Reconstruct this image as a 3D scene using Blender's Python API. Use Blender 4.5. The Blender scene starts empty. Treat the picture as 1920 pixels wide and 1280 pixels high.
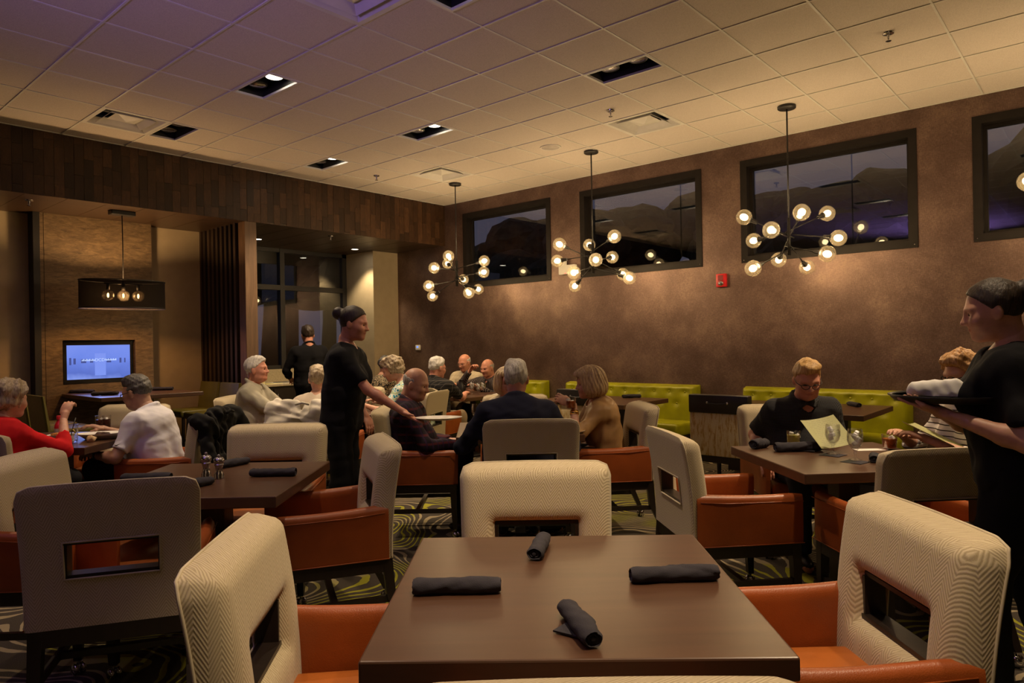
import bpy, bmesh, math, random
import numpy as np
from mathutils import Vector, Matrix

random.seed(7)
SC = bpy.context.scene
COL = SC.collection
PI = math.pi

# ------------------------------------------------------------------ camera
# the room: x runs along the wood wall towards the long brown wall, y along the brown wall, z up
CAMZ = 1.43
F_PX, ROLL, PITCH, TH = 1300.0, -0.0177, 0.0005, 0.7172
FW = np.array([math.cos(TH), math.sin(TH), 0.0])
RT = np.array([math.sin(TH), -math.cos(TH), 0.0])
UPV = np.array([0, 0, 1.0])
_f = math.cos(PITCH) * FW + math.sin(PITCH) * UPV
_u = -math.sin(PITCH) * FW + math.cos(PITCH) * UPV
_R = math.cos(ROLL) * RT + math.sin(ROLL) * _u
_U = -math.sin(ROLL) * RT + math.cos(ROLL) * _u
cam_data = bpy.data.cameras.new('camera')
cam = bpy.data.objects.new('camera', cam_data)
COL.objects.link(cam)
cam_data.sensor_width = 36.0
cam_data.lens = F_PX / 1920.0 * 36.0
cam_data.clip_start = 0.05
cam.matrix_world = Matrix(((_R[0], _U[0], -_f[0], 0), (_R[1], _U[1], -_f[1], 0), (_R[2], _U[2], -_f[2], CAMZ), (0, 0, 0, 1)))
SC.camera = cam

# ------------------------------------------------------------------ dusk sky, exposure, large lights
SC.view_settings.view_transform = 'Standard'
SC.view_settings.look = 'None'
SC.view_settings.gamma = 1.0
SC.view_settings.use_curve_mapping = False
SC.view_settings.exposure = 0.15
world = bpy.data.worlds.new('dusk_sky')
SC.world = world
world.use_nodes = True
world.node_tree.nodes['Background'].inputs[0].default_value = (0.26, 0.24, 0.34, 1)
world.node_tree.nodes['Background'].inputs[1].default_value = 0.24
try:
    SC.cycles.max_bounces = 7
    SC.cycles.diffuse_bounces = 4
    SC.cycles.glossy_bounces = 3
    SC.cycles.transparent_max_bounces = 16
    SC.cycles.caustics_reflective = False
    SC.cycles.caustics_refractive = False
    SC.cycles.sample_clamp_indirect = 3.0
    SC.cycles.sample_clamp_direct = 5.0
except Exception:
    pass

def light(name, kind, loc, energy, color, target=None, **kw):
    l = bpy.data.lights.new(name, kind)
    l.energy = energy
    l.color = color
    for k, v in kw.items():
        setattr(l, k, v)
    o = bpy.data.objects.new(name, l)
    COL.objects.link(o)
    o.location = loc
    if target is not None:
        o.rotation_euler = (Vector(target) - Vector(loc)).to_track_quat('-Z', 'Y').to_euler()
    return o

# glow of the bar's screens far behind the camera, and an added dim warm fill with no lamp behind it
light('bar_screen_light', 'AREA', (-2.6, 1.8, 2.1), 32.0, (0.46, 0.28, 1.0), (0.8, 3.5, 4.7), size=1.2, spread=math.radians(62))
light('warm_fill_light', 'AREA', (-2.2, -1.5, 3.3), 6.0, (1.0, 0.66, 0.36), (2.0, 2.0, 0.6), size=2.0)

# recessed downlights: (x, y, aim point, watts, cone degrees)
WARM = (1.0, 0.74, 0.46)
DOWN = [
    ((3.12, 5.33), (3.05, 5.1, 0.0), 190, 75), ((4.95, 5.33), (4.75, 5.2, 0.0), 200, 75), ((4.95, 7.15), (4.75, 7.1, 0.0), 230, 115),
    ((3.12, 2.90), (2.5, 2.5, 0.0), 110, 75), ((1.29, 2.90), (1.35, 2.5, 0.0), 60, 75), ((3.12, 0.45), (2.7, 0.7, 0.0), 115, 75),
    ((1.29, 0.45), (1.50, 1.1, 0.0), 260, 58), ((4.95, 0.45), (4.3, 1.15, 0.0), 300, 70), ((1.29, 5.33), (1.6, 5.1, 0.0), 90, 80),  # the last beam is an extra one, with no housing in the ceiling
]
for i, (p, tgt, w, cone) in enumerate(DOWN):
    light('downlight_beam', 'SPOT', (p[0], p[1], 3.62), w, WARM, tgt, spot_size=math.radians(cone), spot_blend=0.55, shadow_soft_size=0.05)

# ------------------------------------------------------------------ helpers
def cr(r, f):
    """metres to the right / forward of the camera -> room x, y"""
    v = r * RT + f * FW
    return float(v[0]), float(v[1])

def hd(r, f):
    v = r * RT + f * FW
    return math.atan2(v[1], v[0])

def unp(px, py, z):
    d = _f + _R * (px - 960) / F_PX + _U * (640 - py) / F_PX
    t = (z - CAMZ) / d[2]
    return float(d[0] * t), float(d[1] * t), z

def prep(o, label=None, cat=None, group=None, kind=None):
    if label: o['label'] = label
    if cat: o['category'] = cat
    if group: o['group'] = group
    if kind: o['kind'] = kind
    return o

def empty(name, loc=(0, 0, 0), rz=0.0, label=None, cat=None, group=None, kind=None):
    o = bpy.data.objects.new(name, None)
    COL.objects.link(o)
    o.empty_display_size = 0.1
    o.location = loc
    o.rotation_euler = (0, 0, rz)
    return prep(o, label, cat, group, kind)

def link(name, mesh, material=None, parent=None, loc=None, rot=None):
    o = bpy.data.objects.new(name, mesh)
    COL.objects.link(o)
    if material is not None:
        ms = material if isinstance(material, (list, tuple)) else [material]
        if len(mesh.materials) == 0:
            for m in ms: mesh.materials.append(m)
    if parent is not None: o.parent = parent
    if loc is not None: o.location = loc
    if rot is not None: o.rotation_euler = rot
    return o

def copy_tree(o, parent=None):
    c = o.copy()
    COL.objects.link(c)
    c.parent = parent
    for ch in list(o.children):
        copy_tree(ch, c)
    return c

class MB:
    """collects simple shapes and links them as one mesh object"""
    def __init__(s):
        s.v, s.f = [], []
    def add(s, verts, faces, mtx=None):
        n = len(s.v)
        if mtx is not None:
            verts = [mtx @ Vector(p) for p in verts]
        s.v += [tuple(p) for p in verts]
        s.f += [tuple(i + n for i in fc) for fc in faces]
        return s
    def box(s, lo, hi, mtx=None):
        x0, y0, z0 = lo; x1, y1, z1 = hi
        return s.add([(x0, y0, z0), (x1, y0, z0), (x1, y1, z0), (x0, y1, z0), (x0, y0, z1), (x1, y0, z1), (x1, y1, z1), (x0, y1, z1)],
                     [(0, 3, 2, 1), (4, 5, 6, 7), (0, 1, 5, 4), (1, 2, 6, 5), (2, 3, 7, 6), (3, 0, 4, 7)], mtx)
    def rbox(s, lo, hi, b=0.01, seg=2, mtx=None):
        bm = bmesh.new()
        bmesh.ops.create_cube(bm, size=1.0)
        c = [(lo[i] + hi[i]) / 2 for i in range(3)]
        d = [hi[i] - lo[i] for i in range(3)]
        for v in bm.verts:
            v.co = Vector((c[0] + v.co.x * d[0], c[1] + v.co.y * d[1], c[2] + v.co.z * d[2]))
        bmesh.ops.bevel(bm, geom=bm.edges[:], offset=min(b, min(d) * 0.49), segments=seg, affect='EDGES', profile=0.5)
        bm.verts.index_update()
        s.add([v.co.copy() for v in bm.verts], [[v.index for v in f.verts] for f in bm.faces], mtx)
        bm.free()
        return s
    def tube(s, pts, r, seg=8, caps=True):
        pts = [Vector(p) for p in pts]
        rs = r if isinstance(r, (list, tuple)) else [r] * len(pts)
        rings = []
        up = None
        for i, p in enumerate(pts):
            t = (pts[min(i + 1, len(pts) - 1)] - pts[max(i - 1, 0)]).normalized()
            if up is None:
                up = Vector((0, 0, 1)) if abs(t.z) < 0.9 else Vector((1, 0, 0))
            a = t.cross(up).normalized()
            b = a.cross(t).normalized()
            up = b
            rings.append([p + (a * math.cos(2 * PI * k / seg) + b * math.sin(2 * PI * k / seg)) * rs[i] for k in range(seg)])
        v = [q for ring in rings for q in ring]
        f = []
        for i in range(len(rings) - 1):
            for k in range(seg):
                k2 = (k + 1) % seg
                f.append((i * seg + k, i * seg + k2, (i + 1) * seg + k2, (i + 1) * seg + k))
        if caps:
            f.append(tuple(range(seg))[::-1])
            f.append(tuple((len(rings) - 1) * seg + k for k in range(seg)))
        return s.add(v, f)
    def loop_tube(s, pts, r, seg=6):
        """closed tube"""
        pts = [Vector(p) for p in pts]
        n = len(pts)
        v, f = [], []
        nrm = Vector((0, 0, 0))
        c = sum(pts, Vector()) / n
        for i in range(n):
            nrm += (pts[i] - c).cross(pts[(i + 1) % n] - c)
        nrm.normalize()
        for i in range(n):
            t = (pts[(i + 1) % n] - pts[i - 1]).normalized()
            a = t.cross(nrm).normalized()
            for k in range(seg):
                q = 2 * PI * k / seg
                v.append(pts[i] + (a * math.cos(q) + nrm * math.sin(q)) * r)
        for i in range(n):
            for k in range(seg):
                k2 = (k + 1) % seg; j = (i + 1) % n
                f.append((i * seg + k, i * seg + k2, j * seg + k2, j * seg + k))
        return s.add(v, f)
    def lathe(s, prof, seg=20, mtx=None, close=True):
        v, f = [], []
        for r, z in prof:
            for k in range(seg):
                a = 2 * PI * k / seg
                v.append((r * math.cos(a), r * math.sin(a), z))
        for i in range(len(prof) - 1):
            for k in range(seg):
                k2 = (k + 1) % seg
                f.append((i * seg + k, i * seg + k2, (i + 1) * seg + k2, (i + 1) * seg + k))
        if close:
            if prof[0][0] > 1e-6: f.append(tuple(range(seg))[::-1])
            if prof[-1][0] > 1e-6: f.append(tuple((len(prof) - 1) * seg + k for k in range(seg)))
        return s.add(v, f, mtx)
    def sphere(s, c, r, seg=12, rings=8):
        rr = r if isinstance(r, (tuple, list)) else (r, r, r)
        prof = [(max(math.sin(PI * i / rings), 1e-5), -math.cos(PI * i / rings)) for i in range(rings + 1)]
        m = Matrix.Translation(Vector(c)) @ Matrix.Diagonal((rr[0], rr[1], rr[2], 1))
        return s.lathe(prof, seg, m, close=False)
    def prism(s, poly, z0, z1, mtx=None):
        n = len(poly)
        v = [(x, y, z0) for x, y in poly] + [(x, y, z1) for x, y in poly]
        f = [tuple(range(n))[::-1], tuple(range(n, 2 * n))] + [(i, (i + 1) % n, n + (i + 1) % n, n + i) for i in range(n)]
        return s.add(v, f, mtx)
    def mesh(s, name, smooth=False):
        me = bpy.data.meshes.new(name)
        me.from_pydata(s.v, [], s.f)
        if smooth:
            me.polygons.foreach_set('use_smooth', [True] * len(me.polygons))
            if smooth != 'all':
                me.set_sharp_from_angle(angle=math.radians(smooth if isinstance(smooth, (int, float)) and smooth > 1 else 40))
        me.update()
        return me
    def build(s, name, material, parent=None, smooth=False, loc=None, rot=None):
        return link(name, s.mesh(name, smooth), material, parent, loc, rot)

# ------------------------------------------------------------------ materials
def new_mat(name):
    m = bpy.data.materials.new(name)
    m.use_nodes = True
    nt = m.node_tree
    return m, nt, nt.nodes['Principled BSDF']

def N(nt, typ, **kw):
    n = nt.nodes.new(typ)
    for k, v in kw.items():
        setattr(n, k, v)
    return n

def setin(n, **kw):
    for k, v in kw.items():
        n.inputs[k.replace('_', ' ')].default_value = v
    return n

def mapped(nt, scale=(1, 1, 1), rot=(0, 0, 0), gen='Object'):
    tc = N(nt, 'ShaderNodeTexCoord')
    mp = N(nt, 'ShaderNodeMapping')
    mp.inputs['Scale'].default_value = scale
    mp.inputs['Rotation'].default_value = rot
    nt.links.new(tc.outputs[gen], mp.inputs['Vector'])
    return mp.outputs['Vector']

def ramp(nt, fac, stops, interp='LINEAR'):
    r = N(nt, 'ShaderNodeValToRGB')
    r.color_ramp.interpolation = interp
    while len(r.color_ramp.elements) < len(stops):
        r.color_ramp.elements.new(0.5)
    for e, (p, c) in zip(r.color_ramp.elements, stops):
        e.position = p
        e.color = (c[0], c[1], c[2], 1)
    nt.links.new(fac, r.inputs['Fac'])
    return r.outputs['Color']

def math_n(nt, op, a, b=None, c=None):
    n = N(nt, 'ShaderNodeMath', operation=op)
    for i, x in enumerate((a, b, c)):
        if x is None: continue
        if isinstance(x, (int, float)): n.inputs[i].default_value = x
        else: nt.links.new(x, n.inputs[i])
    return n.outputs[0]

def bump(nt, bsdf, height, strength=0.3, dist=0.01):
    b = N(nt, 'ShaderNodeBump')
    b.inputs['Strength'].default_value = strength
    b.inputs['Distance'].default_value = dist
    nt.links.new(height, b.inputs['Height'])
    nt.links.new(b.outputs['Normal'], bsdf.inputs['Normal'])

def noise(nt, vec, scale=5.0, detail=3.0, rough=0.5, dist=0.0):
    n = N(nt, 'ShaderNodeTexNoise')
    n.inputs['Scale'].default_value = scale
    n.inputs['Detail'].default_value = detail
    n.inputs['Roughness'].default_value = rough
    n.inputs['Distortion'].default_value = dist
    if vec is not None: nt.links.new(vec, n.inputs['Vector'])
    return n.outputs['Fac']

def mix(nt, fac, a, b, blend='MIX'):
    n = N(nt, 'ShaderNodeMix', data_type='RGBA', blend_type=blend)
    if isinstance(fac, (int, float)): n.inputs[0].default_value = fac
    else: nt.links.new(fac, n.inputs[0])
    for i, x in ((6, a), (7, b)):
        if isinstance(x, (tuple, list)): n.inputs[i].default_value = (x[0], x[1], x[2], 1)
        else: nt.links.new(x, n.inputs[i])
    return n.outputs[2]

def sep(nt, vec):
    n = N(nt, 'ShaderNodeSeparateXYZ')
    nt.links.new(vec, n.inputs[0])
    return n.outputs[0], n.outputs[1], n.outputs[2]

def plain(name, col, rough=0.5, metal=0.0, spec=0.5, var=0.12, vscale=8.0, bstr=0.0, bscale=60.0, coat=0.0):
    m, nt, b = new_mat(name)
    v = mapped(nt)
    c2 = tuple(max(0.0, c * (1 - var * 2)) for c in col)
    c3 = tuple(min(1.0, c * (1 + var)) for c in col)
    nt.links.new(ramp(nt, noise(nt, v, vscale, 4), [(0.3, c2), (0.7, c3)]), b.inputs['Base Color'])
    setin(b, Roughness=rough, Metallic=metal)
    b.inputs['Specular IOR Level'].default_value = spec
    if coat: b.inputs['Coat Weight'].default_value = coat
    if bstr: bump(nt, b, noise(nt, v, bscale, 3), bstr, 0.004)
    return m

def emit(name, col, strength):
    m, nt, b = new_mat(name)
    b.inputs['Base Color'].default_value = (0, 0, 0, 1)
    b.inputs['Emission Color'].default_value = (*col, 1)
    b.inputs['Emission Strength'].default_value = strength
    return m

def thin_glass(name, tint=(1, 1, 1), gloss=0.12, rough=0.0, fres=True, milk=0.0, milkcol=(1, 1, 1)):
    m, nt, b = new_mat(name)
    out = nt.nodes['Material Output']
    tr = N(nt, 'ShaderNodeBsdfTransparent'); tr.inputs[0].default_value = (*tint, 1)
    gl = N(nt, 'ShaderNodeBsdfGlossy'); gl.inputs['Roughness'].default_value = rough
    mx = N(nt, 'ShaderNodeMixShader')
    if fres:
        lw = N(nt, 'ShaderNodeLayerWeight'); lw.inputs['Blend'].default_value = 0.35
        f = math_n(nt, 'MULTIPLY_ADD', lw.outputs['Facing'], 0.5, gloss)
        f = math_n(nt, 'MINIMUM', f, 0.7)
        nt.links.new(f, mx.inputs[0])
    else:
        mx.inputs[0].default_value = gloss
    nt.links.new(tr.outputs[0], mx.inputs[1]); nt.links.new(gl.outputs[0], mx.inputs[2])
    last = mx
    if milk:
        df = N(nt, 'ShaderNodeBsdfDiffuse'); df.inputs[0].default_value = (*milkcol, 1)
        m2 = N(nt, 'ShaderNodeMixShader'); m2.inputs[0].default_value = milk
        nt.links.new(last.outputs[0], m2.inputs[1]); nt.links.new(df.outputs[0], m2.inputs[2])
        last = m2
    nt.links.new(last.outputs[0], out.inputs['Surface'])
    return m

M = {}
def wood_mat(name, c1, c2, rough=0.35, axis='X', scale=1.0, rnd=0.0, coat=0.0, spec=0.5, bstr=0.1):
    m, nt, b = new_mat(name)
    s = {'X': (1.2, 14, 14), 'Y': (14, 1.2, 14), 'Z': (14, 14, 1.2)}[axis]
    v = mapped(nt, tuple(x * scale for x in s))
    vec = v
    if rnd:
        oi = N(nt, 'ShaderNodeObjectInfo')
        ad = N(nt, 'ShaderNodeVectorMath', operation='ADD')
        sc = math_n(nt, 'MULTIPLY', oi.outputs['Random'], 40.0)
        cx = N(nt, 'ShaderNodeCombineXYZ')
        for i in range(3): nt.links.new(sc, cx.inputs[i])
        nt.links.new(v, ad.inputs[0]); nt.links.new(cx.outputs[0], ad.inputs[1])
        vec = ad.outputs[0]
    g = noise(nt, vec, 2.2, 6, 0.6, 0.8)
    col = ramp(nt, g, [(0.25, c1), (0.75, c2)])
    if rnd:
        k = math_n(nt, 'MULTIPLY_ADD', oi.outputs['Random'], rnd, 1.0 - rnd * 0.5)
        hs = N(nt, 'ShaderNodeHueSaturation')
        nt.links.new(col, hs.inputs['Color']); nt.links.new(k, hs.inputs['Value'])
        col = hs.outputs['Color']
    nt.links.new(col, b.inputs['Base Color'])
    setin(b, Roughness=rough)
    b.inputs['Specular IOR Level'].default_value = spec
    if coat:
        b.inputs['Coat Weight'].default_value = coat
        b.inputs['Coat Roughness'].default_value = 0.12
    if bstr: bump(nt, b, g, bstr, 0.003)
    return m

M['table'] = wood_mat('table_wood', (0.058, 0.027, 0.015), (0.090, 0.043, 0.024), 0.31, 'X', 0.6, spec=0.45, bstr=0.0)
M['dark_wood'] = wood_mat('dark_leg_wood', (0.012, 0.008, 0.006), (0.022, 0.014, 0.010), 0.35, 'Z')
M['plank'] = wood_mat('soffit_plank_wood', (0.026, 0.012, 0.006), (0.070, 0.034, 0.015), 0.45, 'Z', 1.0, rnd=1.0, bstr=0.3, spec=0.3)
M['oak'] = wood_mat('oak_post_wood', (0.075, 0.039, 0.019), (0.18, 0.10, 0.052), 0.5, 'Z', 0.8, bstr=0.3)
M['soffit_under'] = wood_mat('soffit_underside_wood', (0.030, 0.016, 0.009), (0.07, 0.038, 0.020), 0.4, 'X', 0.7)
M['slat'] = wood_mat('dark_slat_wood', (0.018, 0.011, 0.008), (0.045, 0.026, 0.017), 0.45, 'Z', 1.0, rnd=0.8)
M['black'] = plain('black_metal', (0.012, 0.010, 0.010), 0.45)
M['blackbox'] = plain('black_light_trim', (0.006, 0.006, 0.006), 0.6)
M['bronze'] = plain('window_frame_bronze', (0.012, 0.009, 0.008), 0.6, spec=0.2)
M['chrome'] = plain('chrome', (0.62, 0.62, 0.64), 0.12, 1.0, var=0.03)
M['steel'] = plain('dark_polished_steel', (0.50, 0.48, 0.50), 0.18, 1.0, var=0.08)
M['gold'] = plain('gold_bracelet', (0.8, 0.5, 0.15), 0.2, 1.0, var=0.03)
M['white_paint'] = plain('white_painted_metal', (0.62, 0.60, 0.56), 0.5, var=0.04)
M['white_plastic'] = plain('white_plastic', (0.75, 0.74, 0.70), 0.35, var=0.03)
M['red_plastic'] = plain('red_plastic', (0.55, 0.015, 0.02), 0.35, var=0.05)
M['cream_wall'] = plain('cream_wall_paint', (0.45, 0.36, 0.24), 0.8, var=0.03, bstr=0.1, bscale=120)
M['china'] = plain('white_china', (0.82, 0.80, 0.76), 0.15, var=0.02)
M['paper'] = plain('white_paper', (0.85, 0.84, 0.80), 0.7, var=0.02)
M['napkin'] = plain('charcoal_cotton_napkin', (0.040, 0.037, 0.046), 0.9, spec=0.2, bstr=0.25, bscale=350)
M['hide_leather'] = plain('dark_brown_leather', (0.010, 0.007, 0.006), 0.4, bstr=0.15, bscale=90)
M['counter'] = plain('beige_stone_counter', (0.48, 0.40, 0.26), 0.4, var=0.08, vscale=40)

def leather(name, col, rough=0.38):
    m, nt, b = new_mat(name)
    v = mapped(nt)
    big = noise(nt, v, 5, 3)
    nt.links.new(ramp(nt, big, [(0.3, tuple(c * 0.78 for c in col)), (0.7, tuple(min(1, c * 1.12) for c in col))]), b.inputs['Base Color'])
    setin(b, Roughness=rough)
    vo = N(nt, 'ShaderNodeTexVoronoi'); vo.inputs['Scale'].default_value = 260
    nt.links.new(v, vo.inputs['Vector'])
    h = math_n(nt, 'ADD', math_n(nt, 'MULTIPLY', vo.outputs['Distance'], 0.35), math_n(nt, 'MULTIPLY', noise(nt, v, 14, 3), 1.4))
    bump(nt, b, h, 0.16, 0.006)
    return m
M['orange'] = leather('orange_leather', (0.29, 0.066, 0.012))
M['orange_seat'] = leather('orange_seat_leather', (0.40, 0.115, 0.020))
M['lime'] = leather('lime_vinyl', (0.31, 0.31, 0.004), 0.35)
M['olive'] = leather('olive_vinyl', (0.12, 0.105, 0.014), 0.4)

def herringbone(name, light_c, dark_c, ky=15.0, kz=72.0, contrast=1.0):
    """zigzag weave on the chair's width (y) and height (z)"""
    m, nt, b = new_mat(name)
    v = mapped(nt)
    x, y, z = sep(nt, v)
    zig = math_n(nt, 'PINGPONG', math_n(nt, 'MULTIPLY', math_n(nt, 'ADD', y, x), ky), 0.5)
    ph = math_n(nt, 'ADD', math_n(nt, 'MULTIPLY', z, kz), math_n(nt, 'MULTIPLY', zig, kz / ky * 1.5))
    s = math_n(nt, 'SINE', math_n(nt, 'MULTIPLY', ph, 2 * PI))
    s = math_n(nt, 'MULTIPLY_ADD', s, 0.5 * contrast, 0.5)
    fine = noise(nt, v, 500, 2)
    f = math_n(nt, 'MULTIPLY_ADD', fine, 0.5, math_n(nt, 'MULTIPLY', s, 0.75))
    col = ramp(nt, f, [(0.2, dark_c), (0.8, light_c)])
    nt.links.new(col, b.inputs['Base Color'])
    setin(b, Roughness=0.85)
    b.inputs['Specular IOR Level'].default_value = 0.15
    b.inputs['Sheen Weight'].default_value = 0.15
    bump(nt, b, f, 0.25, 0.003)
    return m
M['fabric'] = herringbone('cream_herringbone_fabric', (0.54, 0.46, 0.31), (0.34, 0.275, 0.17))
M['piping'] = plain('cream_piping', (0.50, 0.43, 0.30), 0.8)

def wallpaper():
    m, nt, b = new_mat('brown_metallic_wallpaper')
    v = mapped(nt)
    a = noise(nt, mapped(nt, (1, 6, 60)), 6, 5, 0.65)
    c = noise(nt, mapped(nt, (1, 60, 6)), 6, 5, 0.65)
    big = noise(nt, v, 2.2, 5, 0.6)
    f = math_n(nt, 'ADD', math_n(nt, 'MULTIPLY', math_n(nt, 'ADD', a, c), 0.32), math_n(nt, 'MULTIPLY', big, 0.36))
    nt.links.new(ramp(nt, f, [(0.37, (0.070, 0.041, 0.034)), (0.5, (0.150, 0.094, 0.078)), (0.63, (0.30, 0.20, 0.155))]), b.inputs['Base Color'])
    setin(b, Metallic=0.55)
    rr = N(nt, 'ShaderNodeMapRange'); nt.links.new(noise(nt, v, 1.6, 4, 0.6), rr.inputs[0])
    rr.inputs[1].default_value = 0.1; rr.inputs[2].default_value = 0.9; rr.inputs[3].default_value = 0.30; rr.inputs[4].default_value = 0.42
    nt.links.new(rr.outputs[0], b.inputs['Roughness'])
    bump(nt, b, f, 0.35, 0.01)
    return m
M['wallpaper'] = wallpaper()

def tan_panel():
    m, nt, b = new_mat('tan_textured_wallcovering')
    v = mapped(nt, (1, 1, 1))
    f = noise(nt, mapped(nt, (2, 2, 7)), 4, 8, 0.72, 0.8)
    nt.links.new(ramp(nt, f, [(0.34, (0.065, 0.040, 0.020)), (0.66, (0.20, 0.13, 0.066))]), b.inputs['Base Color'])
    setin(b, Roughness=0.55)
    bump(nt, b, f, 0.3, 0.01)
    return m
M['tan_panel'] = tan_panel()

def tile_mat():
    m, nt, b = new_mat('white_mineral_ceiling_tile')
    v = mapped(nt, gen='Object')
    f = noise(nt, v, 160, 3)
    nt.links.new(ramp(nt, f, [(0.3, (0.51, 0.455, 0.41)), (0.6, (0.63, 0.565, 0.51))]), b.inputs['Base Color'])
    setin(b, Roughness=0.95)
    b.inputs['Specular IOR Level'].default_value = 0.1
    bump(nt, b, f, 0.3, 0.004)
    return m
M['tile'] = tile_mat()

def carpet():
    m, nt, b = new_mat('swirl_carpet')
    v = mapped(nt)
    n1 = noise(nt, v, 0.80, 1.5, 0.4, 0.5)
    ph = math_n(nt, 'MULTIPLY', n1, 270.0)
    wob = noise(nt, v, 7.0, 2.0)
    ph = math_n(nt, 'ADD', ph, math_n(nt, 'MULTIPLY', wob, 3.0))
    s = math_n(nt, 'SINE', ph)
    brk = noise(nt, v, 5.0, 3.0)
    line = math_n(nt, 'GREATER_THAN', math_n(nt, 'ADD', s, math_n(nt, 'MULTIPLY', brk, 1.0)), 1.08)
    which = noise(nt, v, 1.7, 1.0)
    lc = ramp(nt, which, [(0.47, (0.33, 0.27, 0.17)), (0.53, (0.30, 0.29, 0.03))])
    g = ramp(nt, noise(nt, v, 260, 2), [(0.3, (0.045, 0.037, 0.030)), (0.7, (0.085, 0.070, 0.055))])
    nt.links.new(mix(nt, line, g, lc), b.inputs['Base Color'])
    setin(b, Roughness=0.95)
    b.inputs['Specular IOR Level'].default_value = 0.1
    bump(nt, b, noise(nt, v, 420, 2), 0.5, 0.006)
    return m
M['carpet'] = carpet()

def hide():
    m, nt, b = new_mat('distressed_cream_hide')
    f = noise(nt, mapped(nt, (1, 14, 3)), 3, 6, 0.7, 0.6)
    nt.links.new(ramp(nt, f, [(0.50, (0.52, 0.43, 0.25)), (0.58, (0.40, 0.26, 0.08)), (0.72, (0.18, 0.09, 0.02))]), b.inputs['Base Color'])
    setin(b, Roughness=0.55)
    return m
M['hide'] = hide()
M['globe'] = thin_glass('clear_globe_glass', (1.0, 0.97, 0.92), 0.10, 0.02, milk=0.05, milkcol=(0.9, 0.8, 0.6))
M['pane'] = thin_glass('window_pane_glass', (0.85, 0.87, 0.9), 0.13, 0.0, fres=False)
M['glass'] = thin_glass('drinking_glass', (0.99, 0.99, 0.99), 0.05, 0.0)
M['water'] = thin_glass('iced_water', (0.98, 0.99, 0.99), 0.03, 0.05, milk=0.03)
M['ice'] = thin_glass('ice', (0.98, 0.98, 0.99), 0.10, 0.15, milk=0.50)
M['cola'] = thin_glass('cola', (0.25, 0.07, 0.03), 0.06, 0.05, milk=0.25, milkcol=(0.10, 0.03, 0.015))
M['whisky'] = thin_glass('amber_drink', (0.75, 0.28, 0.04), 0.08, 0.05, milk=0.3, milkcol=(0.6, 0.22, 0.03))
M['yellow_drink'] = thin_glass('yellow_drink', (0.8, 0.75, 0.35), 0.08, 0.05, milk=0.35, milkcol=(0.6, 0.55, 0.15))
M['shade'] = thin_glass('dark_mesh_shade', (0.7, 0.62, 0.55), 0.02, 0.6, fres=False, milk=0.93, milkcol=(0.012, 0.010, 0.009))
M['bulb'] = emit('glowing_bulb', (1.0, 0.71, 0.37), 135.0)
M['lamp_face'] = emit('lit_downlight_lens', (1.0, 0.86, 0.66), 30.0)
M['small_bulb'] = emit('small_filament_bulb', (1.0, 0.62, 0.25), 120.0)
# ================================================================== the room
XR, YW, CZ, ZS = 7.79, 8.20, 3.66, 3.00          # brown wall, wood wall, ceiling, soffit underside
X0, Y0 = -4.0, -4.0                              # far corner of the room behind the camera
YB, YWIN = 9.40, 10.15                           # back of the television alcove, back of the service alcove

def struct(o):
    o['kind'] = 'structure'
    return o

fl = MB().box((X0, Y0, -0.10), (XR, YWIN + 0.1, 0.0))
struct(fl.build('floor', M['carpet']))

# ---- right wall with four window openings
WINS = [(6.03, 7.78), (3.735, 5.515), (1.46, 3.25), (-0.78, 1.0)]
WZ0, WZ1 = 2.29, 3.465
m = MB()
m.box((XR, Y0, 0.0), (XR + 0.2, YB, WZ0))
m.box((XR, Y0, WZ1), (XR + 0.2, YB, CZ + 0.1))
ys = [Y0] + [y for w in sorted(WINS) for y in w] + [YB]
for i in range(0, len(ys), 2):
    m.box((XR, ys[i], WZ0), (XR + 0.2, ys[i + 1], WZ1))
struct(m.build('wall_right', M['wallpaper']))
for i, (a, b) in enumerate(WINS):
    w = empty('window_%d' % (i + 1), (XR, (a + b) / 2, WZ0), kind='structure')
    h, k = (b - a) / 2, WZ1 - WZ0
    fr = MB()
    t, d0, d1 = 0.075, -0.012, 0.16
    fr.box((d0, -h, 0), (d1, h, t)); fr.box((d0, -h, k - t), (d1, h, k))
    fr.box((d0, -h, t), (d1, -h + t, k - t)); fr.box((d0, h - t, t), (d1, h, k - t))
    fo = fr.build('window_frame', M['bronze'], w)
    inn = MB(); q = t + 0.03
    inn.box((0.09, -h + t, t), (0.15, h - t, q)); inn.box((0.09, -h + t, k - q), (0.15, h - t, k - t))
    inn.box((0.09, -h + t, q), (0.15, -h + q, k - q)); inn.box((0.09, h - q, q), (0.15, h - t, k - q))
    inn.build('glazing_bead', M['bronze'], w)
    MB().box((0.118, -h + q - 0.005, q - 0.005), (0.124, h - q + 0.005, k - q + 0.005)).build('pane', M['pane'], w)
    sc = MB()
    for sy in (-1, 1):
        sc.sphere((d0 - 0.001, sy * (h - 0.03), 0.03), 0.007, 8, 6)
    sc.build('screw', M['chrome'], w, 'all')

# ---- outer walls behind the camera
M['far_wall'] = plain('dark_brown_far_wall', (0.10, 0.065, 0.045), 0.7)
struct(MB().box((X0 - 0.2, Y0, 0), (X0, YW, CZ)).build('wall_left', M['far_wall']))
struct(MB().box((X0 - 0.2, Y0 - 0.2, 0), (XR + 0.2, Y0, CZ)).build('wall_front', M['far_wall']))

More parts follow.
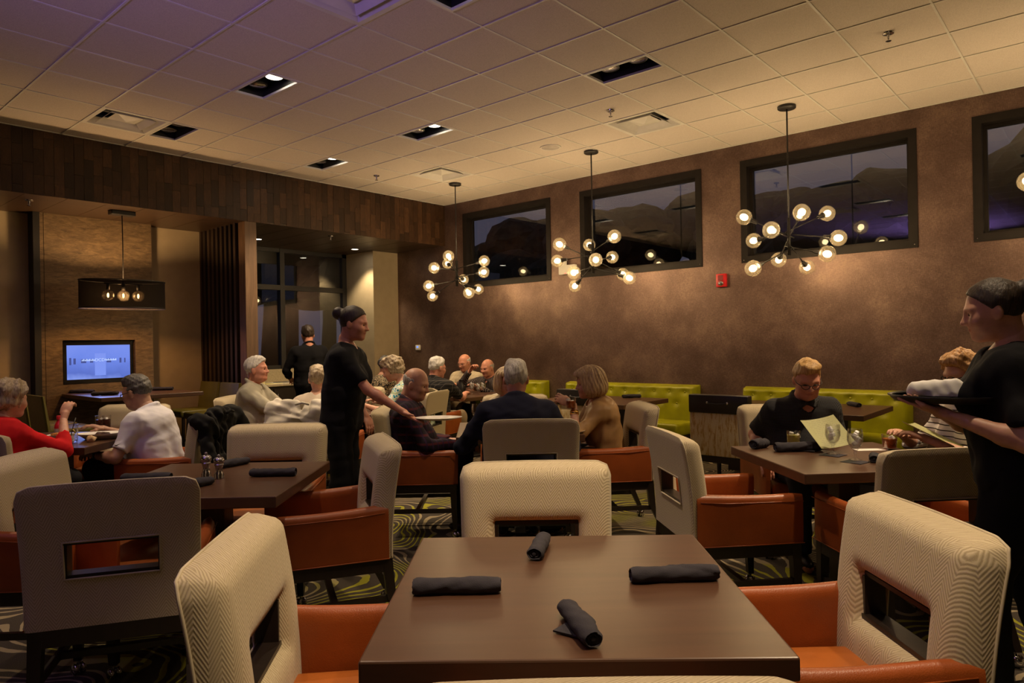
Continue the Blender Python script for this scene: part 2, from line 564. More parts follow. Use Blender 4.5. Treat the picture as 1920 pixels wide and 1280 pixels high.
# ---- ceiling: tiles in a white T-grid
TS = 0.6096
GX, GY = 0.535, 0.299
nx0, nx1 = -3, 12
ny0, ny1 = -3, 13
FIX = {(4, 4), (7, 4), (4, 8), (7, 8), (4, 11), (7, 11), (1, 4), (1, 0), (4, 0), (7, 0)}     # recessed lamp housings
VEN = {(9, 5), (3, 11), (9, 10), (3, 5)}                                             # air diffusers
m = MB()
m.box((X0 - 0.2, Y0 - 0.2, CZ + 0.34), (XR + 0.2, YW, CZ + 0.44))
ceil = struct(m.build('ceiling', M['tile']))
gr = MB()
g = 0.0075
for n in range(-8, nx1 + 1):
    x = GX + n * TS
    if X0 < x < XR: gr.box((x - g, Y0, CZ - 0.004), (x + g, YW, CZ + 0.02))
for n in range(-8, ny1 + 1):
    y = GY + n * TS
    if Y0 < y < YW: gr.box((X0, y - g, CZ - 0.0035), (XR, y + g, CZ + 0.02))
gr.box((XR - 0.022, Y0, CZ - 0.004), (XR, YW, CZ + 0.02))
gr.box((X0, YW - 0.022, CZ - 0.004), (XR, YW, CZ + 0.02))
gr.build('ceiling_grid', M['white_paint'], ceil)
tile_full = MB().box((0, 0, 0.002), (TS, TS, 0.02)).mesh('ceiling_tile')
tile_half = MB().box((TS / 2, 0, 0.002), (TS, TS, 0.02)).mesh('ceiling_tile_half')
far = MB()
for i in range(-8, nx1):
    for j in range(-8, ny1):
        x, y = GX + i * TS, GY + j * TS
        xa, ya, xb, yb = max(x, X0), max(y, Y0), min(x + TS, XR), min(y + TS, YW)
        if xb - xa < 0.01 or yb - ya < 0.01 or (i, j) in VEN: continue
        fx = (i, j) in FIX
        seen = (xa + xb) * FW[0] + (ya + yb) * FW[1] > 4.4 and i >= -1
        if not seen:
            far.box((xa if not fx else xa + TS / 2, ya, CZ + 0.001), (xb, yb, CZ + 0.02))
        elif xb - xa > TS - 0.01 and yb - ya > TS - 0.01:
            link('ceiling_tile', tile_half if fx else tile_full, M['tile'], ceil, (x, y, CZ))
        else:
            MB().box((xa - x, ya - y, 0.002), (xb - x, yb - y, 0.02)).build('ceiling_tile', M['tile'], ceil, loc=(x, y, CZ))
fo = far.build('ceiling_field', M['tile'], ceil); fo['kind'] = 'stuff'

# ---- recessed two-lamp housings
LIT = {(4, 8), (7, 8), (7, 11), (4, 4), (1, 4), (4, 0), (7, 0), (1, 0), (1, 8)}
FL = {(4, 8): 'near the middle of the left ceiling, one lamp lit', (7, 8): 'at the ceiling centre, one lamp lit', (7, 11): 'farthest back towards the wood wall, one lamp lit',
      (7, 4): 'with both lamps off, right of the ceiling centre', (4, 11): 'unlit, beside the square air diffuser by the wood wall', (4, 4): 'at the top edge of the view',
      (1, 4): 'over the near tables, out of view', (1, 0): 'behind the camera, nearest corner', (4, 0): 'behind the camera on the right', (7, 0): 'over the right table, out of view', (1, 8): 'over the far left, beam only, no housing'}
for (i, j) in sorted(FIX):
    x, y = GX + i * TS, GY + j * TS
    f = empty('recessed_light', (x, y, CZ), 0, 'black recessed two-lamp ceiling light ' + FL[(i, j)], 'ceiling light', 'recessed ceiling lights')
    w, l = TS / 2, TS
    t = MB()
    a = 0.022
    t.box((0.004, 0.004, -0.006), (w, a, 0.012)); t.box((0.004, l - a, -0.006), (w, l - 0.004, 0.012))
    t.box((0.004, a, -0.006), (a, l - a, 0.012)); t.box((w - a, a, -0.006), (w, l - a, 0.012))
    t.build('trim', M['white_paint'], f)
    h = MB(); H = 0.15
    h.box((a - 0.003, a - 0.003, 0.012), (a, l - a, H)); h.box((w - a, a, 0.012), (w - a + 0.003, l - a, H))
    h.box((a, a - 0.003, 0.012), (w - a, a, H)); h.box((a, l - a, 0.012), (w - a, l - a + 0.003, H))
    h.box((a, a, H), (w - a, l - a, H + 0.003))
    h.build('housing', M['blackbox'], f)
    for k, yy in enumerate((l * 0.28, l * 0.72)):
        lit = (i, j) in LIT and k == 0
        lp = MB().lathe([(0.075, 0.0), (0.082, 0.005), (0.082, 0.06), (0.04, 0.10), (0.001, 0.10)], 20).build('lamp', M['blackbox'], f, 40, (w / 2, yy, 0.045))
        MB().lathe([(0.001, -0.004), (0.05, -0.004), (0.072, 0.001), (0.07, 0.004)], 20).build('lamp_lens', M['lamp_face'] if lit else M['steel'], lp, 40)

# ---- square air diffusers
VL = {(9, 5): 'between the two right chandeliers', (3, 11): 'at the left by the wood wall', (9, 10): 'above the leftmost chandelier', (3, 5): 'at the top edge of the view'}
for (i, j) in sorted(VEN):
    x, y = GX + (i + 0.5) * TS, GY + (j + 0.5) * TS
    f = empty('air_diffuser', (x, y, CZ), 0, 'white square ceiling air diffuser ' + VL[(i, j)], 'air vent', 'square air diffusers')
    def ring(r0, z0, r1, z1, t=0.004):
        mb = MB()
        v, fc = [], []
        for r, z in ((r0, z0), (r1, z1), (r1, z1 + t), (r0, z0 + t)):
            v += [(-r, -r, z), (r, -r, z), (r, r, z), (-r, r, z)]
        for a in range(4):
            for k in range(4):
                k2 = (k + 1) % 4; b = (a + 1) % 4
                fc.append((a * 4 + k, a * 4 + k2, b * 4 + k2, b * 4 + k))
        return mb.add(v, fc)
    H = TS / 2 - 0.004
    ring(H, -0.004, H - 0.03, -0.004).build('outer_frame', M['white_paint'], f)
    ring(H - 0.03, -0.004, H - 0.085, 0.055).build('cone', M['white_paint'], f)
    ring(0.205, -0.004, 0.150, 0.045).build('cone', M['white_paint'], f)
    pl = MB(); pl.v = [(-0.13, -0.13, 0.03), (0.13, -0.13, 0.03), (0.13, 0.13, 0.03), (-0.13, 0.13, 0.03), (0, 0, -0.006)]
    pl.f = [(0, 4, 1), (1, 4, 2), (2, 4, 3), (3, 4, 0), (0, 1, 2, 3)]
    pl.build('centre_plate', M['white_paint'], f)
    MB().box((-H, -H, 0.11), (H, H, 0.115)).build('duct', M['blackbox'], f)

# ---- sprinklers, ceiling speaker
SPL = [((5.71, 1.24, CZ), 'chrome sprinkler head on the ceiling at the upper right'), ((5.73, 3.675, CZ), 'chrome sprinkler head on the ceiling beside the right air diffuser'),
       ((5.76, 7.35, CZ), 'chrome sprinkler head on the ceiling near the far left diffuser'), ((2.16, 8.545, ZS), 'small sprinkler head under the soffit near the drum pendant'),
       ((5.82, 8.50, ZS), 'small sprinkler head under the soffit before the dark window')]
sp0 = None
for p, lab in SPL:
    if sp0 is None:
        sp0 = empty('sprinkler', p, 0.4, lab, 'sprinkler', 'sprinkler heads')
        MB().lathe([(0.001, 0.0), (0.040, 0.0), (0.038, -0.008), (0.022, -0.014), (0.016, -0.014), (0.001, -0.012)], 18).build('escutcheon', M['chrome'], sp0, 40)
        MB().lathe([(0.011, -0.010), (0.009, -0.03), (0.004, -0.05), (0.001, -0.05)], 10).build('nozzle', M['chrome'], sp0, 40)
        MB().tube([(-0.012, 0, -0.022), (-0.014, 0, -0.045), (0, 0, -0.058), (0.014, 0, -0.045), (0.012, 0, -0.022)], 0.0025, 6).build('yoke', M['chrome'], sp0, 'all')
        MB().lathe([(0.001, -0.058), (0.020, -0.058), (0.020, -0.061), (0.001, -0.063)], 14).build('deflector', M['chrome'], sp0, 40)
    else:
        c = copy_tree(sp0); c.location = p; c['label'] = lab
s = empty('ceiling_speaker', (6.33, 4.88, CZ), 0, 'round white loudspeaker grille flush in the ceiling', 'speaker')
MB().lathe([(0.001, -0.005), (0.105, -0.005), (0.118, -0.007), (0.122, 0.0), (0.10, 0.001)], 28).build('rim', M['white_paint'], s, 40)
MB().lathe([(0.001, -0.0085), (0.07, -0.0078), (0.104, -0.006)], 28).build('grille', plain('speaker_mesh', (0.42, 0.38, 0.36), 0.7), s, 40)

# ---- wood soffit: every plank its own piece
so = struct(MB().box((X0, YW + 0.012, ZS + 0.02), (XR, YWIN + 0.2, CZ + 0.1)).build('trim_1', M['soffit_under']))
so['label'] = 'dark wood plank soffit above the alcoves'
PW = 0.091
pm = MB().box((0, -0.004, 0), (PW - 0.002, 0.010, 1.0)).mesh('plank')
cnt = 0
x = 1.66
rng = random.Random(3)
while x < XR - 0.01:
    z = ZS - rng.random() * 0.22
    first = True
    while z < CZ - 0.01:
        h = rng.choice((0.20, 0.26, 0.32, 0.38))
        za, zb = max(z, ZS), min(z + h, CZ)
        if zb - za > 0.03:
            p = link('plank', pm, M['plank'], so, (x, YW + rng.uniform(-0.002, 0.003), za))
            p.scale = (min(1.0, (XR - x) / PW), 1, zb - za - 0.002)
            cnt += 1
        z += h
    x += PW
lp = MB(); z = ZS
lp.box((X0, YW, ZS), (1.66, YW + 0.012, CZ)); lp.build('plank_field', M['plank'], so)
bx = 1.66
k = 0
while bx < XR - 0.05:                                     # boards of the underside, running back into the alcoves
    x1 = min(bx + 0.19, XR)
    MB().box((0.001, 0, 0), (x1 - bx - 0.001, 1.98, 0.02)).build('soffit_board', M['soffit_under'], so, loc=(bx, YW + 0.0, ZS + (0.0015 if k % 2 else 0.0)))
    bx = x1; k += 1
MB().box((X0, YW, ZS), (1.66, YW + 1.98, ZS + 0.02)).build('soffit_field', M['soffit_under'], so)

# ---- alcove walls
struct(MB().box((X0, YB, 0), (4.35, YB + 0.2, ZS)).build('wall_back_1', M['cream_wall']))
pn = struct(MB().box((2.47, YB - 0.17, 0), (2.638, YB, ZS)).box((3.43, YB - 0.17, 0), (3.643, YB, ZS)).box((2.638, YB - 0.17, 0), (3.43, YB, 1.02)).box((2.638, YB - 0.17, 1.54), (3.43, YB, ZS)).build('wall_back_2', M['tan_panel']))
struct(MB().box((2.36, YB - 0.19, 0), (2.425, YB, ZS)).build('trim_2', M['black']))
struct(MB().box((2.425, YB - 0.165, 0), (2.47, YB, ZS)).build('trim_3', M['tan_panel']))
# slatted screen between the alcoves and the oak post in front of it
scr = struct(MB().box((4.38, YW + 0.16, 0), (4.40, YWIN, ZS)).build('wall_back_3', M['black']))
sl = MB().box((-0.02, -0.028, 0), (0.03, 0.028, ZS)).mesh('slat')
for k in range(10):
    link('slat', sl, M['slat'], scr, (4.355, YW + 0.24 + k * 0.118, 0))
for k in range(16):
    link('slat', sl, M['slat'], scr, (4.425, YW + 0.24 + k * 0.118, 0))
struct(MB().rbox((4.35, YW - 0.004, 0), (4.51, YW + 0.16, ZS), 0.004, 1).build('trim_4', M['oak']))
# service alcove: window wall, pier
struct(MB().box((4.40, YWIN, 0), (7.26, YWIN + 0.1, 1.06)).build('wall_back_4', M['counter']))
pier = struct(MB().box((7.26, YB, 0), (XR + 0.2, YWIN + 0.1, ZS)).build('wall_back_5', M['cream_wall']))
w = empty('window_5', (4.40, YWIN, 1.06), kind='structure')
fr = MB()
HW, HH = 7.26 - 4.40, ZS - 1.06
fr.box((0, 0, 0), (HW, 0.08, 0.06)); fr.box((0, 0, HH - 0.06), (HW, 0.08, HH)); fr.box((0, 0, 0), (0.06, 0.08, HH)); fr.box((HW - 0.085, 0, 0), (HW, 0.08, HH))
fr.box((1.575, -0.01, 0), (1.655, 0.08, HH)); fr.box((0, -0.005, 1.27), (HW, 0.08, 1.35))
fr.build('window_frame', M['black'], w)
for (xa, xb) in ((0.06, 1.575), (1.655, HW - 0.085)):
    for (za, zb) in ((0.06, 1.27), (1.35, HH - 0.06)):
        MB().box((xa, 0.04, za), (xb, 0.046, zb)).build('pane', M['pane'], w)
# baseboards
struct(MB().box((XR - 0.012, Y0, 0), (XR, YB, 0.10)).build('baseboard_right', M['black']))
struct(MB().box((X0, YB - 0.012, 0), (2.36, YB, 0.10)).build('baseboard_back', M['black']))
# downlights of the service alcove
for (x, y, lab) in ((5.22, 9.46, 'small round downlight under the soffit beside the oak post'), (6.92, 9.43, 'small round downlight under the soffit before the cream pier')):
    f = empty('soffit_downlight', (x, y, ZS), 0, lab, 'ceiling light', 'round soffit downlights')
    MB().lathe([(0.075, 0.0), (0.078, -0.004), (0.062, -0.006), (0.058, 0.0)], 22).build('trim', M['black'], f, 40)
    MB().lathe([(0.001, -0.002), (0.058, -0.002), (0.058, 0.0)], 22).build('lens', M['lamp_face'], f, 40)
    light('soffit_beam', 'SPOT', (x, y, ZS - 0.03), 75 if x > 6 else 14, (1.0, 0.78, 0.46), (x + (0.05 if x > 6 else 0), y + 0.05, 0), spot_size=math.radians(100), spot_blend=0.5, shadow_soft_size=0.04)

# ---- wall fittings
a = empty('fire_alarm', (XR, 3.49, 2.03), PI, 'red fire alarm horn strobe on the brown wall', 'fire alarm')
MB().rbox((0, -0.062, 0), (0.045, 0.062, 0.155), 0.008, 2).build('body', M['red_plastic'], a, 40)
MB().rbox((0.044, -0.035, 0.075), (0.050, 0.03, 0.14), 0.003, 1).build('horn_grille', plain('dark_red', (0.2, 0.008, 0.01), 0.5), a, 40)
MB().sphere((0.045, 0.0, 0.042), (0.02, 0.036, 0.03), 14, 8).build('strobe', M['chrome'], a, 'all')
e = empty('emergency_light', (XR, 5.72, 2.35), PI, 'white emergency light unit on the brown wall behind a chandelier', 'emergency light')
MB().rbox((0, -0.14, 0), (0.06, 0.14, 0.13), 0.01, 2).build('case', M['white_plastic'], e, 40)
MB().rbox((0.01, -0.135, 0.125), (0.075, -0.02, 0.22), 0.015, 2).build('lamp_head', M['white_plastic'], e, 40)
MB().sphere((0.062, -0.02, 0.015), 0.006, 8, 6).build('indicator', emit('red_indicator', (1, 0.05, 0.05), 4), e, 'all')
th = empty('thermostat', (XR, 8.888, 1.32), PI, 'small white thermostat with blue display on the brown wall', 'thermostat')
MB().rbox((0, -0.055, 0), (0.028, 0.055, 0.085), 0.008, 2).build('case', M['white_plastic'], th, 40)
MB().box((0.028, -0.022, 0.038), (0.0292, 0.022, 0.066)).build('display', emit('blue_display', (0.15, 0.3, 1.0), 1.2), th)
for y, lab in ((9.806, 'left light switch plate on the cream pier'), (9.613, 'right light switch plate on the cream pier')):
    s = empty('light_switch', (7.26, y, 1.06), PI, lab, 'light switch', 'switch plates on the pier')
    MB().rbox((0, -0.038, 0), (0.006, 0.038, 0.118), 0.003, 1).build('plate', plain('cream_plastic', (0.5, 0.44, 0.32), 0.5), s, 40)
    MB().rbox((0.005, -0.016, 0.028), (0.011, 0.016, 0.09), 0.002, 1).build('rocker', M['white_plastic'], s, 40)

# ---- service counter
c = empty('service_counter', (4.88, 9.545, 0), 0, 'dark service counter with beige stone top under the alcove window', 'counter')
MB().rbox((0, -0.02, 0.82), (2.36, 0.595, 0.86), 0.005, 1).build('counter_top', M['counter'], c)
MB().box((0.03, 0.03, 0.08), (2.33, 0.595, 0.82)).build('cabinet', M['dark_wood'], c)
for k in range(4):
    d = MB().rbox((0.05 + k * 0.57, 0.01, 0.12), (0.05 + k * 0.57 + 0.55, 0.032, 0.78), 0.003, 1).build('door', M['dark_wood'], c)
    MB().tube([(0.1 + k * 0.57, -0.008, 0.6), (0.1 + k * 0.57, -0.008, 0.72)], 0.006, 8).build('handle', M['steel'], d, 'all')
MB().box((0.03, 0.08, 0.0), (2.33, 0.55, 0.08)).build('plinth', M['black'], c)
cup = empty('paper_cup', (5.40, 9.72, 0.86), 0, 'pale foam cup standing on the service counter', 'cup')
MB().lathe([(0.001, 0), (0.034, 0), (0.048, 0.15), (0.051, 0.152), (0.049, 0.156), (0.045, 0.150)], 20).build('cup_wall', plain('foam_cup', (0.75, 0.66, 0.42), 0.6, var=0.02), cup, 40)
MB().lathe([(0.001, 0.156), (0.052, 0.156), (0.053, 0.150), (0.051, 0.148)], 20).build('lid', M['paper'], cup, 40)
nb = empty('order_papers', (5.50, 9.64, 0.86), 0.2, 'yellow and white order papers lying on the service counter', 'papers')
MB().box((-0.16, -0.07, 0), (0.16, 0.07, 0.006)).build('yellow_sheet', plain('yellow_paper', (0.7, 0.62, 0.2), 0.7), nb)
MB().box((0.0, -0.05, 0.006), (0.34, 0.06, 0.010)).build('white_sheet', M['paper'], nb)
MB().box((0.10, -0.02, 0.010), (0.36, 0.07, 0.018)).build('black_folder', M['black'], nb)

# ---- television in its niche
tv = empty('television', (3.035, YB - 0.10, 1.02), 0, 'wall television with a blue lit picture in a tan niche', 'television')
bz = MB()
bz.rbox((-0.385, -0.03, 0.0), (0.385, 0.04, 0.515), 0.006, 1)
bz.build('bezel', plain('gloss_black', (0.008, 0.008, 0.009), 0.12), tv)
def tvscreen():
    m, nt, b = new_mat('television_picture')
    v = mapped(nt)
    x, y, z = sep(nt, v)
    f = noise(nt, v, 3.0, 3)
    zz = math_n(nt, 'MULTIPLY_ADD', z, 0.9, math_n(nt, 'MULTIPLY', f, 0.35))
    col = ramp(nt, zz, [(0.15, (0.30, 0.42, 1.0)), (0.26, (0.10, 0.17, 0.62)), (0.45, (0.16, 0.26, 0.85)), (0.62, (0.20, 0.30, 0.9))])
    b.inputs['Base Color'].default_value = (0.01, 0.01, 0.012, 1)
    nt.links.new(col, b.inputs['Emission Color'])
    b.inputs['Emission Strength'].default_value = 0.85
    setin(b, Roughness=0.1)
    return m
sc_o = MB().box((-0.345, -0.0325, 0.055), (0.345, -0.0305, 0.46)).build('screen', tvscreen(), tv)
pale = emit('picture_pale_blue', (0.45, 0.58, 1.0), 1.1)
dk = emit('picture_dark_blue', (0.05, 0.08, 0.3), 0.8)
ped = MB(); ped.box((-0.05, -0.034, 0.10), (0.07, -0.0332, 0.36)); ped.box((-0.05, -0.0345, 0.095), (0.07, -0.0338, 0.15))
ped.build('pictured_column', emit('picture_mid_blue', (0.20, 0.31, 0.92), 0.85), sc_o)
fr = MB()
for xx, wd, hh in ((-0.31, 0.022, 0.085), (-0.265, 0.025, 0.07), (-0.17, 0.055, 0.045), (-0.085, 0.035, 0.04), (0.105, 0.05, 0.045), (0.235, 0.022, 0.06), (0.285, 0.015, 0.055)):
    fr.box((xx - wd / 2, -0.034, 0.27 - hh / 2), (xx + wd / 2, -0.0334, 0.27 + hh / 2))
fr.build('pictured_frames', dk, sc_o)
tx = bpy.data.curves.new('title_text', 'FONT'); tx.body = 'DCD'; tx.size = 0.05; tx.align_x = 'CENTER'; tx.extrude = 0.0004
_t = bpy.data.objects.new('title_text_curve', tx); COL.objects.link(_t); bpy.context.view_layer.update()
_tm = bpy.data.meshes.new_from_object(_t.evaluated_get(bpy.context.evaluated_depsgraph_get())); bpy.data.objects.remove(_t)
_tm.materials.clear(); _tm.materials.append(pale)
to = bpy.data.objects.new('title_text', _tm); COL.objects.link(to); to.parent = sc_o; to.location = (0.005, -0.0355, 0.265); to.rotation_euler = (PI / 2, 0, 0)
bl = MB()
for k in range(9):
    bl.box((-0.19 + k * 0.016, -0.036, 0.270), (-0.19 + k * 0.016 + 0.011, -0.0354, 0.286 + 0.008 * (k % 2)))
    bl.box((0.065 + k * 0.014, -0.036, 0.270), (0.065 + k * 0.014 + 0.010, -0.0354, 0.286 + 0.008 * ((k + 1) % 2)))
bl.build('title_letters', pale, sc_o)
light('television_glow', 'AREA', (3.035, YB - 0.30, 1.28), 2.6, (0.25, 0.38, 1.0), (3.0, 6.0, 1.2), shape='RECTANGLE', size=0.66, size_y=0.4)

# ---- drum pendant
p = empty('drum_pendant', (3.06, 8.55, ZS), 0, 'dark oval mesh drum pendant lamp over the tall table', 'pendant lamp')
MB().rbox((-0.13, -0.06, -0.05), (0.13, 0.06, 0.0), 0.01, 2).build('ceiling_canopy', M['black'], p)
MB().tube([(0, 0, -0.05), (0.004, 0.003, -0.4), (0, 0, -0.80)], 0.006, 8).build('cord', M['black'], p, 'all')
def oval(a, b, z, n=40): return [(a * math.cos(2 * PI * k / n), b * math.sin(2 * PI * k / n), z) for k in range(n)]
sh = MB()
A, B = oval(0.45, 0.26, -0.80), oval(0.45, 0.26, -1.11)
n = len(A)
sh.add(A + B, [(k, (k + 1) % n, n + (k + 1) % n, n + k) for k in range(n)])
so_ = sh.build('shade', M['shade'], p, 'all')
rm = MB(); rm.loop_tube(oval(0.45, 0.26, -0.80), 0.007); rm.loop_tube(oval(0.45, 0.26, -1.11), 0.007)
rm.build('shade_rim', M['black'], so_, 'all')
MB().add(oval(0.44, 0.25, -1.112) , [tuple(range(40))]).build('diffuser', thin_glass('pale_diffuser', (0.75, 0.6, 0.4), 0.03, 0.5, fres=False, milk=0.35, milkcol=(0.35, 0.25, 0.15)), so_)
sk = MB(); sk.tube([(-0.20, 0, -0.83), (0.20, 0, -0.83)], 0.008, 8); sk.tube([(0, 0, -0.80), (0, 0, -0.83)], 0.012, 8)
for xx in (-0.16, 0.0, 0.16):
    sk.tube([(xx, 0, -0.83), (xx, 0, -0.90)], 0.018, 10)
sk.build('socket_bar', M['black'], p, 'all')
for xx in (-0.16, 0.0, 0.16):
    bo = MB().sphere((xx, 0, -0.965), 0.062, 16, 10).build('bulb', M['globe'], p, 'all')
    MB().sphere((xx, 0, -0.965), (0.012, 0.012, 0.028), 8, 6).build('filament', M['small_bulb'], bo, 'all')
light('pendant_glow', 'POINT', (3.06, 8.55, ZS - 0.965), 90, (1.0, 0.62, 0.28), shadow_soft_size=0.06)

# ---- globe chandeliers
GL = {
 0: ((6.82, 6.953), 0.0, [(841, 480, -1), (839, 494, 1), (814, 502, -1), (804, 536, -1), (811, 555, 1), (908, 489, -1), (907, 510, -1), (869, 524, 1), (879, 549, -1), (897, 542, 1)], 'leftmost globe chandelier, nearest the room corner'),
 1: ((6.80, 4.641), 0.0, [(1049, 458, -1), (1105, 459, 1), (1152, 443, -1), (1148, 482, 1), (1117, 487, -1), (1045, 489, 1), (1076, 511, -1), (1078, 536, 1), (1168, 514, 1), (1180, 521, -1)], 'middle globe chandelier, before the second window'),
 2: ((6.823, 2.374), 0.0, [(1395, 407, 1), (1446, 431, -1), (1413, 451, 1), (1503, 398, -1), (1551, 400, 1), (1572, 446, -1), (1551, 476, -1), (1513, 501, 1), (1460, 487, 1), (1412, 503, -1)], 'right globe chandelier, before the third window'),
}
globe_me = MB().sphere((0, 0, 0), 0.077, 24, 14).mesh('globe', 'all')
bulb_me = MB().sphere((0, 0, 0), (0.034, 0.034, 0.042), 10, 6).mesh('bulb', 'all')
cap_me = MB().lathe([(0.001, 0.0), (0.016, 0.0), (0.020, 0.03), (0.020, 0.055), (0.030, 0.062), (0.030, 0.072), (0.001, 0.074)], 14).mesh('socket', 40)
def chandelier(loc, ends, lab):
    x, y = loc
    c = empty('globe_chandelier', (x, y, CZ), 0, 'black ten-arm ' + lab, 'chandelier', 'globe chandeliers')
    MB().lathe([(0.001, 0.0), (0.085, 0.0), (0.085, -0.022), (0.078, -0.028), (0.012, -0.030), (0.001, -0.030)], 26).build('canopy', M['black'], c, 40)
    MB().tube([(0, 0, -0.03), (0, 0, -1.12)], 0.008, 8).build('rod', M['black'], c, 'all')
    hb = MB()
    hb.tube([(0.012, 0, -1.08), (0.012, 0, -1.44)], 0.011, 8); hb.tube([(-0.012, 0, -1.08), (-0.012, 0, -1.44)], 0.011, 8)
    hb.build('hub', M['black'], c, 'all')
    for i, e in enumerate(ends):
        E = Vector(e)
        zr = -1.14 - 0.026 * i if E.z < -1.28 else -1.38 + 0.02 * i
        zr = max(-1.42, min(-1.12, -1.27 + (-1.27 - E.z) * -0.25 + ((i % 3) - 1) * 0.04))
        S = Vector((0, 0, zr))
        d = (E - S).normalized()
        a = MB().tube([tuple(S - d * 0.05), tuple(E - d * 0.10)], 0.006, 8).build('arm', M['black'], c, 'all')
        q = d.to_track_quat('Z', 'Y').to_euler()
        link('socket', cap_me, M['black'], a, tuple(E - d * 0.135), q)
        gl = link('globe', globe_me, M['globe'], c, tuple(E))
        link('bulb', bulb_me, M['bulb'], gl, (0, 0, 0), q)
ends2 = None
for k in range(3):
    loc, _, pts, lab = GL[k]
    base = np.array([loc[0], loc[1], 0.0])
    dep = float(base @ FW)
    ends = []
    for px, py, sg in pts:
        def at(dd):
            d = _f + _R * (px - 960) / F_PX + _U * (640 - py) / F_PX
            return np.array([0, 0, CAMZ]) + d * dd
        q = at(dep)
        off = q - base; off[2] = q[2] - 2.37
        r2 = off @ off
        dd = math.sqrt(max(0.50 ** 2 - r2, 0.01 ** 2))
        q = at(dep + sg * dd) - np.array([base[0], base[1], CZ])
        ends.append((float(q[0]), float(q[1]), float(q[2])))
    chandelier(loc, ends, lab)
    if k == 2: ends2 = ends
rz = math.radians(-16)
ends3 = [(x * math.cos(rz) - y * math.sin(rz), x * math.sin(rz) + y * math.cos(rz), z) for x, y, z in ends2]
chandelier((6.82, 0.10), ends3, 'globe chandelier at the right edge, mostly cut off')

# ---- outside: wooded hillside beyond the windows
M['leaf'] = plain('dark_foliage', (0.050, 0.052, 0.030), 0.9, var=0.3, vscale=2.0)
M['bark'] = plain('tree_bark', (0.02, 0.015, 0.01), 0.9)
struct(MB().box((-10, -40, -0.4), (70, 60, -0.3)).build('ground', plain('dark_lawn', (0.012, 0.016, 0.008), 0.95)))
rng = random.Random(11)
TR = [(26, -6, 9.6, 'tall tree outside beyond the rightmost window'), (30, 3.0, 9.2, 'broad dark tree outside beyond the third window'), (27, 7.5, 7.6, 'low tree outside at the right of the third window view'),
      (33, 13, 10.0, 'round dark tree outside beyond the second window'), (30, 20, 9.5, 'dark tree outside between the two left windows'), (34, 29, 10.5, 'tree outside beyond the leftmost window'), (36, 40, 10.0, 'farthest tree outside at the left'), (4.6, 17.0, 9.0, 'dark tree outside the left pane of the alcove window'), (10.5, 18.5, 9.5, 'dark tree outside the right pane of the alcove window'), (15.5, 23, 9.0, 'dark tree farther outside the alcove window'), (7.8, 15.2, 9.5, 'dark tree outside the middle of the alcove window'), (12.3, 20.5, 10.5, 'tall dark tree behind the alcove window trees'),
      (24, -1.5, 7.2, 'small tree outside between the two right windows')]
for (x, y, h, lab) in TR:
    t = empty('tree', (x, y, -0.3), 0, lab, 'tree', 'trees outside')
    MB().tube([(0, 0, 0), (0.2, 0.1, h * 0.3), (0.1, 0.2, h * 0.6)], [0.35, 0.26, 0.15], 8).build('trunk', M['bark'], t, 'all')
    bm = bmesh.new()
    for k in range(14):
        a = rng.uniform(0, 2 * PI); rr = rng.uniform(0, 2.9); zz = h * rng.uniform(0.45, 0.78)
        mt = Matrix.Translation((rr * math.cos(a), rr * math.sin(a), zz)) @ Matrix.Diagonal((rng.uniform(1.5, 2.4), rng.uniform(1.5, 2.4), rng.uniform(1.2, 1.9), 1))
        r = bmesh.ops.create_icosphere(bm, subdivisions=3, radius=1.0, matrix=mt)
        for v in r['verts']:
            v.co += Vector((rng.uniform(-1, 1), rng.uniform(-1, 1), rng.uniform(-1, 1))) * 0.14
    me = bpy.data.meshes.new('crown'); bm.to_mesh(me); bm.free()
    link('crown', me, M['leaf'], t)
# ================================================================== armchairs
def grid_mesh(P, keep=None):
    """P: (nu, nv, 3) array -> verts, faces"""
    nu, nv = P.shape[:2]
    v = [tuple(p) for p in P.reshape(-1, 3)]
    f = []
    for i in range(nu - 1):
        for j in range(nv - 1):
            if keep is None or keep(i, j):
                f.append((i * nv + j, (i + 1) * nv + j, (i + 1) * nv + j + 1, i * nv + j + 1))
    return v, f

def sstep(x, a):
    t = np.clip(x / a, 0, 1)
    return np.sqrt(np.clip(1 - (1 - t) ** 2, 0, 1))

CH_W, CH_Z0, CH_Z1 = 0.305, 0.40, 0.935        # half width, bottom and top of the backrest
HO_U, HO_A, HO_B = 0.165, 0.582, 0.722         # cut-out
def back_x(z):
    t = (z - CH_Z0) / (CH_Z1 - CH_Z0)
    return -0.285 - 0.055 * t ** 1.3 + 0.010 * np.sin(t * PI)

